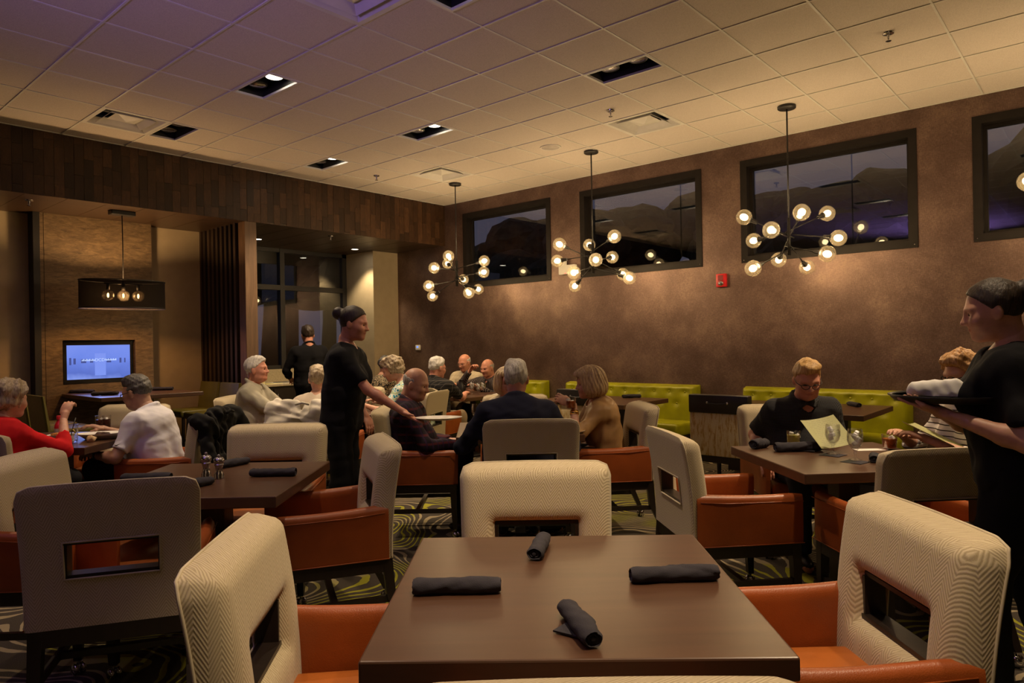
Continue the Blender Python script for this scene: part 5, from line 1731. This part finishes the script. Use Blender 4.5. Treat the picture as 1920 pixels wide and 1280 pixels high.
# ---- corner group
person('woman in a black and cream print blouse by the cream pier', (5.46, 7.02), math.radians(-8), lean=0.15, hyaw=0.1, hpitch=0.1, fem=True, wl=(0.45, 0.15, 0.81), wr=(0.45, -0.15, 0.81), sleeve='long', skin='fair', hair=('short', 'salt'), shirt=C_['blackcream'], pants=C_['dark'], collar=False, head=(724, 685), seed=19, q=1.25)
person('white-haired man in a black checked shirt leaning to the corner group', (5.40, 5.92), math.radians(14), lean=0.20, hyaw=-0.35, hpitch=0.15, wl=(0.50, 0.12, 0.81), wr=(0.54, -0.12, 0.81), skin='ruddy', hair=('short', 'white'), shirt=C_['blackplaid'], pants=C_['khaki'], glasses=GLASSES_WIRE, head=(820, 690), seed=23, q=1.15)
person('bald man in a beige checked shirt on the corner bench', (7.24, 7.16), math.radians(196), lean=0.20, hyaw=-0.25, hpitch=0.30, wl=(0.44, 0.10, 0.81), wr=(0.44, -0.06, 0.81), skin='ruddy', hair=('fringe', 'white'), shirt=C_['beige'], pants=C_['khaki'], glasses=GLASSES_WIRE, head=(871, 680), seed=29, q=1.2, scale=1.04, seat=0.455)
person('balding man in a dark striped shirt raising a hand to his chin', (7.20, 6.56), math.radians(188), lean=0.16, hyaw=-0.15, hpitch=0.22, wl=(0.42, 0.12, 0.81), wr=(0.33, -0.14, 1.03), pr=(0.3, -0.8, -0.6), sleeve='long', skin='ruddy', hair=('fringe', 'grey'), shirt=C_['pinstripe'], pants=C_['dark'], curl=(0.6, 1.0), head=(914, 690), seed=31, q=1.2, seat=0.455)
# ---- table of the man in navy
x, y = seat_at('En', 0.27)
person('grey-haired man in a navy shirt seen from behind', (x, y), hd(0.0, 1), lean=0.10, hyaw=-0.12, hpitch=0.08, belly=0.9, wl=(0.36, 0.30, 0.74), wr=(0.36, -0.26, 0.76), sleeve='long', skin='ruddy', hair=('short', 'grey'), shirt=C_['navy'], pants=C_['dark'], head=(968, 710), seed=37, scale=1.10)
x, y = seat_at('El', 0.27)
person('bald man in a dark maroon plaid shirt looking down', (x, y), hd(1, 0.0), lean=0.14, hyaw=-0.25, hpitch=0.30, belly=0.6, wl=(0.34, 0.10, 0.66), wr=(0.42, -0.14, 0.66), sleeve='long', skin='fair', hair=('fringe', 'grey'), shirt=C_['maroon'], pants=C_['dark'], curl=(0.8, 0.8), head=(780, 720), seed=41, scale=1.02, jowl=True)
def tan_extra(E, k):
    e, w = k['ER'], k['WR']
    e, w = k['EL'], k['WL']
    d = (w - e) / np.linalg.norm(w - e)
    m = MB(); m.tube([tuple(w - d * 0.075), tuple(w - d * 0.045)], 0.034, 14); m.build('bracelet', M['gold'], E, 'all')
x, y = seat_at('Er', 0.30)
TANP = person('blonde woman in a tan silk jacket lifting a glass', (x, y), hd(-1, -0.02), lean=0.24, hyaw=0.1, hpitch=0.12, fem=True, wl=(0.27, 0.15, 0.95), pl=(0.0, 0.4, -0.9), wr=(0.30, -0.20, 0.76), sleeve='roll', skin='fair', hair=('bob', 'blond'), shirt=C_['tan'], pants=C_['dark'], collar=False, curl=(0.9, 0.5), handup=((0.2, 0.9, 0.3), (0, 0, 1)), handdir=((0.8, -0.2, 0.4), None), head=(1105, 719), seed=43, scale=1.02, untuck=0.05, extra=tan_extra)
x, y = seat_at('Ef', 0.24)
person('blonde woman hidden behind the man in navy', (x, y), hd(0, -1), lean=0.10, hyaw=0.2, hpitch=0.1, fem=True, side=-0.30, wl=(0.36, 0.14, 0.81), wr=(0.36, -0.14, 0.81), skin='fair', hair=('bob', 'blond'), shirt=C_['beige'], pants=C_['dark'], collar=False, head=(950, 717), seed=47, q=1.15)
# ---- right table
x, y = seat_at('Gf', 0.30)
person('sandy-haired man in glasses and a black shirt reading a menu', (x, y), hd(-0.10, -1), lean=0.32, hyaw=-0.06, hpitch=0.42, belly=0.7, wl=(0.34, 0.12, 0.80), wr=(0.14, -0.27, 0.64), pr=(-0.9, -0.25, -0.4), pl=(-0.5, 0.35, -0.8), skin='ruddy', hair=('short', 'sandy'), shirt=C_['blackdot'], pants=C_['jeans'], glasses=GLASSES_DARK, curl=(0.8, 0.5), head=(1513, 712), seed=53, jowl=True, scale=1.0, headfwd=0.05)
x, y = seat_at('Gr', 0.26)
person('auburn-haired woman in a white and brown striped top, reading', (x, y), hd(-1, -0.12), lean=0.16, hyaw=0.05, hpitch=0.25, fem=True, wl=(0.38, 0.10, 0.84), wr=(0.38, -0.14, 0.84), skin='fair', hair=('full', 'auburn'), shirt=C_['stripes'], pants=C_['dark'], collar=False, glasses=GLASSES_DARK, head=(1803, 703), seed=59, sleeve='roll')
# ---- servers
x, y = cr(1.86, 2.60)
person('server in black at the right edge carrying a tray', (x, y), hd(-0.85, 0.5), sit=False, lean=0.06, hyaw=0.0, hpitch=0.22, fem=True, scale=0.99, wl=(0.20, 0.20, 1.13), pl=(-0.5, 0.5, -0.8), wr=(0.24, -0.02, 1.13), pr=(-0.3, -0.8, -0.6), skin='fair', hair=('bun', 'brown'), shirt=C_['black'], pants=C_['black'], collar=False, curl=(0.03, 0.03), handup=((0, 0, -1), (0, 0, -1)), stride=0.12, head=(1862, 583), seed=61, untuck=0.08)
x, y = cr(-2.74, 9.35)
person('server in black seen from behind at the service counter', (x, y), math.radians(75), sit=False, lean=0.04, hyaw=-0.1, hpitch=0.15, scale=1.0, wl=(0.28, 0.18, 1.0), wr=(0.26, -0.2, 1.0), skin='ruddy', hair=('short', 'brown'), shirt=C_['black'], pants=C_['black'], sleeve='long', head=(577, 628), seed=67, q=1.3)
x, y = cr(-1.24, 4.80)
person('server in black between the tables reaching an arm across', (x, y), hd(1, -0.02), sit=False, lean=0.12, hyaw=-0.1, hpitch=0.2, fem=True, scale=0.98, wl=(0.10, 0.22, 0.95), wr=(0.50, -0.18, 0.93), pr=(-0.3, -0.2, -0.95), skin='ruddy', hair=('bun', 'brown'), shirt=C_['black'], pants=C_['black'], collar=False, sleeve='short', curl=(0.5, 0.15), handup=((0, 0, 1), (0, 0, -1)), head=(664, 607), seed=71, untuck=0.08)
# things held in hands stand free of the hand's owner
def world_hand(E, loc):
    c, s = math.cos(E.rotation_euler[2]), math.sin(E.rotation_euler[2])
    return (E.location[0] + loc[0] * c - loc[1] * s, E.location[1] + loc[0] * s + loc[1] * c, loc[2])
# ================================================================== table things
def napkin_mesh(L=0.235, R=0.023, seed=0, flap=True):
    rr = random.Random(seed)
    m = MB()
    ns, sg = 26, 26
    tw = rr.uniform(2.0, 3.6) * rr.choice((-1, 1))
    ph = rr.uniform(0, 6)
    for i in range(ns + 1):
        t = i / ns
        x = (t - 0.5) * L
        e = min(1.0, min(t, 1 - t) / 0.05)
        rad = R * (0.80 + 0.20 * math.sqrt(e)) * (1 + 0.05 * math.sin(9 * t + ph))
        for k in range(sg):
            a = 2 * PI * k / sg
            u = ((a + tw * t + ph) / (2 * PI)) % 1.0
            u2 = ((a - tw * 1.3 * t + 2.1) / (2 * PI)) % 1.0
            r = rad * (0.86 + 0.20 * u) * (1 + 0.10 * (u2 > 0.55) * min(1, 3 * (u2 - 0.55))) * (1 + 0.03 * math.sin(5 * a + 20 * t) + 0.02 * math.sin(3 * a - 33 * t))
            y, z = r * math.cos(a) * 1.12, r * math.sin(a) * 0.92
            m.v.append((x + rr.uniform(-0.001, 0.001), y, max(z + R * 0.90, 0.0)))
    for i in range(ns):
        for k in range(sg):
            k2 = (k + 1) % sg
            m.f.append((i * sg + k, (i + 1) * sg + k, (i + 1) * sg + k2, i * sg + k2))
    for end in (0, 1):                                   # rolled-in ends: a step inwards, then a core
        base = 0 if end == 0 else ns * sg
        s = 1 if end == 0 else -1
        prev = [base + k for k in range(sg)]
        for (sc, dx) in ((0.72, 0.012), (0.62, 0.003), (0.35, 0.010), (0.25, 0.002)):
            n = len(m.v)
            for k in range(sg):
                x, y, z = m.v[base + k]
                m.v.append((x + s * dx, y * sc, R * 0.9 + (z - R * 0.9) * sc))
            cur = list(range(n, n + sg))
            for k in range(sg):
                k2 = (k + 1) % sg
                q = (prev[k], prev[k2], cur[k2], cur[k])
                m.f.append(q if end == 0 else q[::-1])
            prev = cur
        m.f.append(tuple(prev) if end == 0 else tuple(prev[::-1]))
    return m

nk = [0]
def napkin(px, py, ang, label, z=0.76, L=0.235, R=0.023, flap=None, group='rolled charcoal napkins', pos=None):
    """ang: degrees in the camera frame, 0 = lying left-right"""
    x, y, _ = unp(px, py, z + R) if pos is None else (*pos, z)
    nk[0] += 1
    o = empty('napkin_roll', (x, y, z), hd(1, 0) + math.radians(ang), label, 'napkin', group)
    b = napkin_mesh(L, R, nk[0]).build('roll', M['napkin'], o, 'all')
    b.data.set_sharp_from_angle(angle=math.radians(55))
    if flap:
        fx, s = flap
        f = MB()
        pts = [(fx - 0.05, s * 0.012, 0.004), (fx + 0.04, s * 0.012, 0.006), (fx + 0.005, s * 0.062, 0.003)]
        f.add(pts + [(a, b_, c + 0.004) for a, b_, c in pts], [(0, 2, 1), (3, 4, 5), (0, 1, 4, 3), (1, 2, 5, 4), (2, 0, 3, 5)])
        f.build('corner_flap', M['napkin'], o)
    return o
napkin(857, 1095, 0, 'rolled charcoal napkin at the left of the nearest table')
napkin(1264, 1073, 2, 'rolled charcoal napkin at the right of the nearest table', L=0.245)
napkin(1011, 1020, 78, 'rolled charcoal napkin at the far side of the nearest table', L=0.20)
napkin(1086, 1164, 103, 'rolled charcoal napkin at the near side of the nearest table', L=0.20, flap=(0.0, 1))
napkin(512, 884, 0, 'rolled charcoal napkin on the far right of the grinder table', L=0.235)
napkin(437, 866, 58, 'rolled charcoal napkin behind the two grinders', L=0.20)
napkin(362, 905, 55, 'rolled charcoal napkin in front of the grinders', L=0.20)
napkin(275, 893, 3, 'rolled charcoal napkin at the left of the grinder table', L=0.24)
napkin(1497, 836, 2, 'rolled charcoal napkin in front of the reading man', L=0.28, R=0.03, flap=(0.06, -1))
napkin(1424, 830, 35, 'loosely folded charcoal napkin at the left corner of the right table', L=0.13, R=0.032)
napkin(1640, 856, 60, 'rolled charcoal napkin beside the right goblet', L=0.14)
napkin(893, 795, 30, 'rolled charcoal napkin beside the arm of the man in navy', L=0.15)
napkin(1184, 742, 10, 'rolled charcoal napkin on the middle booth table', L=0.22)
napkin(1601, 757, 90, 'rolled charcoal napkin on the right booth table', L=0.20)
napkin(154, 733, 2, 'rolled charcoal napkin on the tall table, leftmost', z=0.92, L=0.27)
napkin(197, 737, 8, 'rolled charcoal napkin on the tall table, before the television', z=0.92, L=0.27)
napkin(305, 728, 6, 'rolled charcoal napkin on the tall table, right of the dark-haired man', z=0.92, L=0.24)

# ---- grinders
for px, py, lab, hgt in ((387, 896, 'left steel grinder with a small round knob on the near left table', 0.135), (411, 897, 'right steel grinder with a domed top on the near left table', 0.125)):
    x, y, _ = unp(px, py, 0.76)
    g = empty('grinder', (x, y, 0.76), 0, lab, 'pepper mill', 'steel grinders')
    k = hgt / 0.135
    MB().lathe([(0.001, 0), (0.026, 0.0), (0.027, 0.006), (0.024, 0.012), (0.025, 0.022), (0.019, 0.036), (0.016, 0.052), (0.020, 0.070), (0.023, 0.078), (0.021, 0.082), (0.001, 0.082)], 22).build('base', M['steel'], g, 40).scale = (1, 1, k)
    MB().lathe([(0.001, 0.083), (0.022, 0.083), (0.027, 0.092), (0.027, 0.104), (0.020, 0.115), (0.008, 0.120), (0.001, 0.120)], 22).build('cap', M['steel'], g, 40).scale = (1, 1, k)
    MB().sphere((0, 0, 0.126), 0.008, 10, 8).build('knob', M['steel'], g, 'all').scale = (1, 1, k)

# ---- glassware
def ice(parent, r, z0, z1, n, seed):
    rr = random.Random(seed)
    for i in range(n):
        a = rr.uniform(0, 6.28); d = r * math.sqrt(rr.random()) * 0.6
        mt = Matrix.Translation((d * math.cos(a), d * math.sin(a), z0 + (z1 - z0) * (i + 0.5) / n)) @ Matrix.Rotation(rr.uniform(0, 3), 4, 'X') @ Matrix.Rotation(rr.uniform(0, 3), 4, 'Z')
        s = r * 0.30
        MB().rbox((-s, -s, -s), (s, s, s), 0.003, 1, mt).build('ice_cube', M['ice'], parent)
def goblet(x, y, z, label, fill=True, s=1.0):
    g = empty('goblet', (x, y, z), 0, label, 'glass', 'stemmed goblets'); g.scale = (s, s, s)
    MB().lathe([(0.001, 0.004), (0.034, 0.001), (0.035, 0.003), (0.012, 0.010), (0.005, 0.020), (0.005, 0.030), (0.010, 0.036), (0.006, 0.046), (0.016, 0.058), (0.032, 0.078), (0.041, 0.105), (0.040, 0.140), (0.036, 0.168), (0.0345, 0.168), (0.0385, 0.140), (0.0395, 0.106), (0.030, 0.080), (0.012, 0.062), (0.001, 0.060)], 26).build('bowl_and_stem', M['glass'], g, 50)
    if fill:
        MB().lathe([(0.001, 0.062), (0.012, 0.063), (0.029, 0.081), (0.038, 0.106), (0.0375, 0.138), (0.001, 0.139)], 20).build('water', M['water'], g, 50)
        ice(g, 0.036, 0.085, 0.150, 6, int(x * 100))
    return g
def tumbler(x, y, z, label, h=0.09, r=0.04, drink='water', straw=False, lemon=False, icen=4, cat='glass'):
    g = empty('tumbler', (x, y, z), 0, label, cat, 'tumblers')
    MB().lathe([(0.001, 0.0), (r * 0.84, 0.0), (r * 0.86, 0.003), (r, h), (r - 0.0022, h), (r * 0.84 - 0.002, 0.010), (0.001, 0.010)], 24).build('glass_wall', M['glass'], g, 50)
    if drink:
        fl = 0.72 if drink != 'dregs' else 0.22
        MB().lathe([(0.001, 0.011), (r * 0.80, 0.011), (r * (0.80 + 0.13 * fl), h * fl), (0.001, h * fl)], 20).build('drink', M['water'] if drink == 'dregs' else M[drink], g, 50)
        ice(g, r, 0.02, h * fl + 0.012, icen, int(x * 91))
    if straw:
        MB().tube([(-0.02, -0.01, 0.014), (0.016, 0.008, h), (0.03, 0.016, h + 0.045)], 0.0032, 8).build('straw', M['black'], g, 'all')
    if lemon:
        MB().lathe([(0.001, 0), (0.016, 0), (0.018, 0.003), (0.016, 0.006), (0.001, 0.006)], 14, Matrix.Translation((0.012, 0, h * 0.62)) @ Matrix.Rotation(1.0, 4, 'Y')).build('lemon_slice', plain('lemon', (0.75, 0.58, 0.06), 0.5), g, 40)
    return g
def at(px, py, z=0.76): return unp(px, py, z)[:2]
def cocktail_napkin(px, py, ang, label):
    x, y = at(px, py)
    o = empty('cocktail_napkin', (x, y, 0.76), hd(1, 0) + math.radians(ang), label, 'napkin', 'black cocktail napkins')
    m = MB(); m.box((-0.055, -0.055, 0.0), (0.055, 0.055, 0.002)); m.build('square', plain('dark_teal_paper', (0.012, 0.018, 0.02), 0.8), o)
    MB().box((-0.055, -0.055, 0.002), (0.050, 0.0, 0.003)).build('fold', M['napkin'], o)
cocktail_napkin(1562, 853, 40, 'dark paper napkin under the left goblet')
cocktail_napkin(1604, 866, 38, 'dark paper napkin under the right goblet')
goblet(*at(1562, 852), 0.763, 'left stemmed goblet of iced water on the right table')
goblet(*at(1604, 863), 0.763, 'right stemmed goblet of iced water on the right table')
tumbler(*at(1488, 834), 0.76, 'short glass of pale yellow drink before the reading man', 0.088, 0.043, 'yellow_drink')
tumbler(*at(1668, 842), 0.76, 'short glass of amber drink at the right of the right table', 0.088, 0.043, 'whisky')
x, y = at(1632, 843)
o = empty('paper_slip', (x, y, 0.76), hd(1, 0), 'white paper slip lying behind the right goblet', 'paper')
MB().box((-0.09, -0.035, 0), (0.09, 0.035, 0.0015)).build('sheet', M['paper'], o)
MB().box((-0.05, -0.02, 0.0015), (0.09, 0.03, 0.0025)).build('top_sheet', M['paper'], o)

# ---- menus
def menu_mat():
    m, nt, b = new_mat('pale_green_menu')
    x, y, z = sep(nt, mapped(nt))
    f = math_n(nt, 'LESS_THAN', math_n(nt, 'FRACT', math_n(nt, 'MULTIPLY', y, 70.0)), 0.28)
    msk = math_n(nt, 'MULTIPLY', f, math_n(nt, 'LESS_THAN', math_n(nt, 'ABSOLUTE', x), 0.075))
    brk = math_n(nt, 'GREATER_THAN', noise(nt, mapped(nt, (90, 70, 1)), 1.0, 1), 0.47)
    nt.links.new(mix(nt, math_n(nt, 'MULTIPLY', msk, math_n(nt, 'MULTIPLY', brk, 0.35)), (0.33, 0.33, 0.13), (0.12, 0.11, 0.05)), b.inputs['Base Color'])
    setin(b, Roughness=0.6)
    return m
MENU = menu_mat()
def menu(loc, yaw, tilt, roll, label, w=0.215, h=0.28):
    o = empty('menu', loc, 0, label, 'menu', 'green menus')
    o.rotation_euler = (Matrix.Rotation(yaw, 4, 'Z') @ Matrix.Rotation(roll, 4, 'Y') @ Matrix.Rotation(tilt, 4, 'X')).to_euler()
    m = MB(); n = 8
    for s in (0.0, 0.0016):
        for i in range(n + 1):
            for j in (0, 1):
                t = i / n - 0.5
                m.v.append((t * w, (j - 0.5) * h, 0.05 * t * t + s))
    k = (n + 1) * 2
    for i in range(n):
        a = i * 2
        m.f.append((a, a + 1, a + 3, a + 2)); m.f.append((k + a, k + a + 2, k + a + 3, k + a + 1))
    m.f += [(0, k, k + 1, 1), (2 * n, 2 * n + 1, k + 2 * n + 1, k + 2 * n)]
    for i in range(n):
        a = i * 2
        m.f.append((a, a + 2, k + a + 2, k + a)); m.f.append((a + 1, k + a + 1, k + a + 3, a + 3))
    m.build('card', MENU, o, 40)
    return o
x, y = cr(1.835, 4.06)
menu((x, y, 0.865), hd(1, 0) + 0.10, math.radians(36), math.radians(-8), 'pale green menu held by the sandy-haired man', 0.21, 0.24)
x, y = cr(2.33, 3.86)
menu((x, y, 0.865), hd(1, 0) + 0.75, math.radians(24), math.radians(8), 'pale green menu held by the woman in stripes')

# ---- server's tray
x, y = cr(1.66, 2.66)
o = empty('serving_tray', (x, y, 1.182), hd(1, 0), 'dark serving tray held by the server at the right', 'tray')
MB().lathe([(0.001, 0.0), (0.17, 0.0), (0.19, 0.014), (0.195, 0.014), (0.176, -0.006), (0.001, -0.006)], 36).build('tray_disc', M['black'], o, 50)
MB().lathe([(0.186, 0.0135), (0.190, 0.019), (0.196, 0.019), (0.197, 0.0135)], 36).build('rim', M['black'], o, 50)
v = Vol((-0.17, -0.15, -0.02), (0.17, 0.15, 0.12), 0.007)
v.cap((-0.10, 0.02, 0.035), (0.02, -0.03, 0.045), 0.032, 0.036, k=0.03); v.ell((0.05, 0.02, 0.02), (0.11, 0.09, 0.025), k=0.03)
v.wrinkle(0.008, 60, 4); v.cut((0, 0, 0.001), (0, 0, -1.0))
V, Fq = v.mesh()
o = empty('linen_bundle', (x, y, 1.183), hd(1, 0), 'crumpled white linen on the serving tray', 'linen')
link('cloth', np_mesh('cloth', V, Fq, [M['paper']]), None, o)

# ---- table of the woman in red
def oval_bowl(x, y, z, rz, label, a=0.17, b=0.11, h=0.045, cat='plate'):
    o = empty('oval_platter', (x, y, z), rz, label, cat)
    m = MB().lathe([(0.001, 0.006), (0.50, 0.006), (0.56, 0.0), (0.62, 0.004), (0.98, 1.0), (1.0, 1.0), (0.99, 0.93), (0.62, 0.18), (0.001, 0.14)], 34)
    m.v = [(p[0] * a, p[1] * b, p[2] * h) for p in m.v]
    m.build('china', M['china'], o, 50)
    return o
x, y = at(190, 822)
oval_bowl(x, y, 0.76, hd(1, 0.2), 'large white oval platter before the man in the white polo')
v = Vol((-0.09, -0.07, -0.02), (0.09, 0.07, 0.06), 0.006); v.ell((0, 0, 0.012), (0.055, 0.035, 0.018), k=0.01); v.wrinkle(0.008, 70, 9)
V, Fq = v.mesh(); o = empty('steak_piece', (x, y, 0.776), hd(1, 0), 'small piece of browned meat on the oval platter', 'food'); link('meat', np_mesh('meat', V, Fq, [plain('browned_meat', (0.07, 0.03, 0.02), 0.5)]), None, o)
v = Vol((-0.07, -0.06, -0.02), (0.07, 0.06, 0.07), 0.005); v.ell((0, 0, 0.020), (0.038, 0.026, 0.022), k=0.01); v.ell((0.02, 0.008, 0.026), (0.022, 0.018, 0.016), k=0.01); v.wrinkle(0.008, 80, 3); v.cut((0, 0, 0.0), (0, 0, -1.0))
V, Fq = v.mesh(); x, y = at(172, 828); o = empty('bread_roll', (x, y, 0.76), 0.3, 'torn bread roll on the table edge beside the platter', 'bread'); link('bread', np_mesh('bread', V, Fq, [plain('bread_crust', (0.55, 0.38, 0.20), 0.7)]), None, o)
tumbler(*at(135, 831), 0.76, 'tall glass with a black straw and lemon before the woman in red', 0.135, 0.042, 'dregs', True, True, 2)
tumbler(*at(188, 806), 0.76, 'left cola glass with ice at the far table edge', 0.12, 0.036, 'cola')
tumbler(*at(200, 805), 0.76, 'right cola glass with ice at the far table edge', 0.12, 0.036, 'cola')
x, y = at(112, 828)
o = empty('square_bowl', (x, y, 0.76), hd(1, 0.1), 'white square bowl of orange food before the woman in red', 'bowl')
MB().add([(-.055, -.055, 0), (.055, -.055, 0), (.055, .055, 0), (-.055, .055, 0), (-.075, -.075, .055), (.075, -.075, .055), (.075, .075, .055), (-.075, .075, .055), (-.068, -.068, .053), (.068, -.068, .053), (.068, .068, .053), (-.068, .068, .053), (-.05, -.05, .03), (.05, -.05, .03), (.05, .05, .03), (-.05, .05, .03)],
         [(3, 2, 1, 0), (0, 1, 5, 4), (1, 2, 6, 5), (2, 3, 7, 6), (3, 0, 4, 7), (4, 5, 9, 8), (5, 6, 10, 9), (6, 7, 11, 10), (7, 4, 8, 11), (8, 9, 13, 12), (9, 10, 14, 13), (10, 11, 15, 14), (11, 8, 12, 15), (12, 13, 14, 15)]).build('china', M['china'], o)
v = Vol((-0.07, -0.07, 0.0), (0.07, 0.07, 0.10), 0.006)
for i in range(7): v.ell((0.035 * math.cos(i * 2.4), 0.035 * math.sin(i * 2.4), 0.046 + 0.006 * (i % 3)), (0.026, 0.016, 0.014), k=0.006)
V, Fq = v.mesh(); link('food', np_mesh('food', V, Fq, [plain('orange_fried_food', (0.55, 0.20, 0.04), 0.6, var=0.25, vscale=60)]), None, o)
x, y = at(108, 818)
x, y = cr(-3.42, 5.22)
o = empty('sauce_bottle', (x, y, 0.76), 0, 'red-capped sauce bottle with a pale label on the left table', 'bottle')
MB().lathe([(0.001, 0), (0.030, 0), (0.032, 0.01), (0.032, 0.09), (0.026, 0.115), (0.013, 0.140), (0.013, 0.150), (0.001, 0.150)], 20).build('bottle_body', M['red_plastic'], o, 40)
MB().lathe([(0.0325, 0.03), (0.0328, 0.08)], 20, close=False).build('label', plain('label_paper', (0.6, 0.5, 0.45), 0.6), o)
MB().lathe([(0.017, 0.148), (0.017, 0.172), (0.014, 0.176), (0.001, 0.176)], 18).build('cap', M['red_plastic'], o, 40)
x, y = at(108, 843)
o = empty('side_plate', (x, y, 0.76), 0, 'small white side plate by the red sleeve', 'plate')
MB().lathe([(0.001, 0.004), (0.045, 0.003), (0.075, 0.012), (0.076, 0.014), (0.046, 0.007), (0.001, 0.007)], 28).build('china', M['china'], o, 50)
MB().box((-0.05, -0.006, 0.013), (0.06, 0.006, 0.016)).build('knife', M['chrome'], o)

# ---- table of the man in navy, and the glass in the blonde woman's hand
goblet(*cr(-0.30, 5.68), 0.76, 'empty stemmed goblet between the bald man and the man in navy', False)
x, y = cr(0.42, 5.05)
o = empty('bread_plate', (x, y, 0.76), 0, 'white plate with food before the blonde woman in tan', 'plate')
MB().lathe([(0.001, 0.004), (0.06, 0.003), (0.10, 0.016), (0.101, 0.018), (0.062, 0.008), (0.001, 0.008)], 30).build('china', M['china'], o, 50)
v = Vol((-0.06, -0.06, -0.01), (0.06, 0.06, 0.05), 0.006); v.ell((0, 0, 0.018), (0.04, 0.03, 0.014), k=0.01); v.wrinkle(0.007, 80, 6)
V, Fq = v.mesh(); link('food', np_mesh('food', V, Fq, [plain('golden_food', (0.5, 0.3, 0.1), 0.6)]), None, o)
# ---- corner group and the grey polo's table
tumbler(6.20, 6.55, 0.76, 'tall glass with a straw before the white-haired man', 0.13, 0.036, 'water', True)
goblet(6.38, 6.15, 0.76, 'water glass nearest the balding man in stripes', s=0.95)
goblet(6.52, 6.20, 0.76, 'second water glass beside the balding man in stripes', s=0.95)
goblet(6.46, 6.34, 0.76, 'water glass behind the other two on the corner table', s=0.95)
o = empty('carafe', (6.42, 6.50, 0.76), 0, 'dark carafe among the glasses on the corner table', 'carafe')
MB().lathe([(0.001, 0), (0.05, 0), (0.055, 0.02), (0.052, 0.09), (0.03, 0.14), (0.026, 0.17), (0.032, 0.185), (0.028, 0.185), (0.001, 0.15)], 22).build('body', M['black'], o, 40)
MB().tube([(0.048, 0, 0.10), (0.085, 0, 0.11), (0.085, 0, 0.05), (0.052, 0, 0.03)], 0.006, 8).build('handle', M['black'], o, 'all')
o = empty('paper_menu', (6.62, 6.02, 0.76), 0.3, 'white paper lying on the edge of the corner table', 'paper'); MB().box((-0.1, -0.05, 0), (0.1, 0.05, 0.002)).build('sheet', M['paper'], o); MB().box((-0.06, -0.02, 0.002), (0.1, 0.05, 0.003)).build('top_sheet', M['paper'], o)
x, y = cr(-1.50, 6.85); tumbler(x, y, 0.76, 'tall iced glass with straw before the man in glasses', 0.13, 0.036, 'water', True, True)
x, y = cr(-1.70, 6.95); tumbler(x, y, 0.76, 'iced glass in the middle of the grey polo table', 0.11, 0.038, 'water')
x, y = cr(-2.05, 6.80); goblet(x, y, 0.76, 'water goblet before the man in the grey polo')

# ---- jackets over chair backs
def jacket(key, mat, label, seed, drop, shift=0.0, sleeve=True):
    o, mid, face = CH[key]
    j = empty('jacket', tuple(o.location), o.rotation_euler[2], label, 'jacket')
    v = Vol((-0.56, -0.42, 0.25), (-0.10, 0.42, 1.06), 0.010)
    for yy in np.linspace(-0.25 + shift, 0.25 + shift, 7):
        v.cap((-0.335, yy, 0.925), (-0.335, yy, 0.80), 0.062, 0.062, k=0.03)
        v.cap((-0.375, yy, 0.90), (-0.385, yy, drop + 0.05 * math.sin(yy * 9)), 0.030, 0.036, k=0.03)
        v.cap((-0.255, yy, 0.90), (-0.245, yy, 0.80), 0.026, 0.020, k=0.03)
    if sleeve:
        for s in (1, -1):
            v.cap((-0.37, s * 0.27, 0.90), (-0.40, s * 0.31, 0.62), 0.062, 0.055, k=0.04)
            v.cap((-0.40, s * 0.31, 0.62), (-0.37, s * 0.29, 0.40), 0.055, 0.045, k=0.04)
    v.wrinkle(0.030, 17, seed); v.wrinkle(0.014, 42, seed + 1)
    # keep clear of the backrest itself
    V, Fq = v.mesh()
    link('cloth', np_mesh('cloth', V, Fq, [mat]), None, j)
    m = MB(); m.tube([(-0.43, -0.06 + shift, 0.94), (-0.43, 0.0 + shift, 0.955), (-0.43, 0.06 + shift, 0.94)], 0.010, 8); m.build('collar', mat, j, 'all')
jacket('Cr', cloth('black_jacket_cloth', (0.012, 0.012, 0.012)), 'black jacket draped over the chair of the man in white', 3, 0.42)
jacket('Dn', cloth('white_jacket_cloth', (0.62, 0.58, 0.50), 0.6), 'white jacket draped over the chair of the woman in the cream tee', 5, 0.56)

# ---- the glass in the blonde woman's hand, the plate in the reaching server's hand
x, y = cr(0.428, 5.13)
tumbler(x, y, 0.925, 'short glass of amber drink lifted by the blonde woman', 0.085, 0.040, 'whisky')

x, y = cr(-0.50, 4.63)
o = empty('serving_plate', (x, y, 0.918), hd(1, 0.0), 'white plate held out by the reaching server', 'plate')
m = MB().lathe([(0.001, 0.003), (0.55, 0.0), (0.98, 0.9), (1.0, 1.0), (0.97, 1.0), (0.55, 0.2), (0.001, 0.2)], 34)
m.v = [(p[0] * 0.16, p[1] * 0.11, p[2] * 0.018) for p in m.v]
m.build('china', M['china'], o, 50)
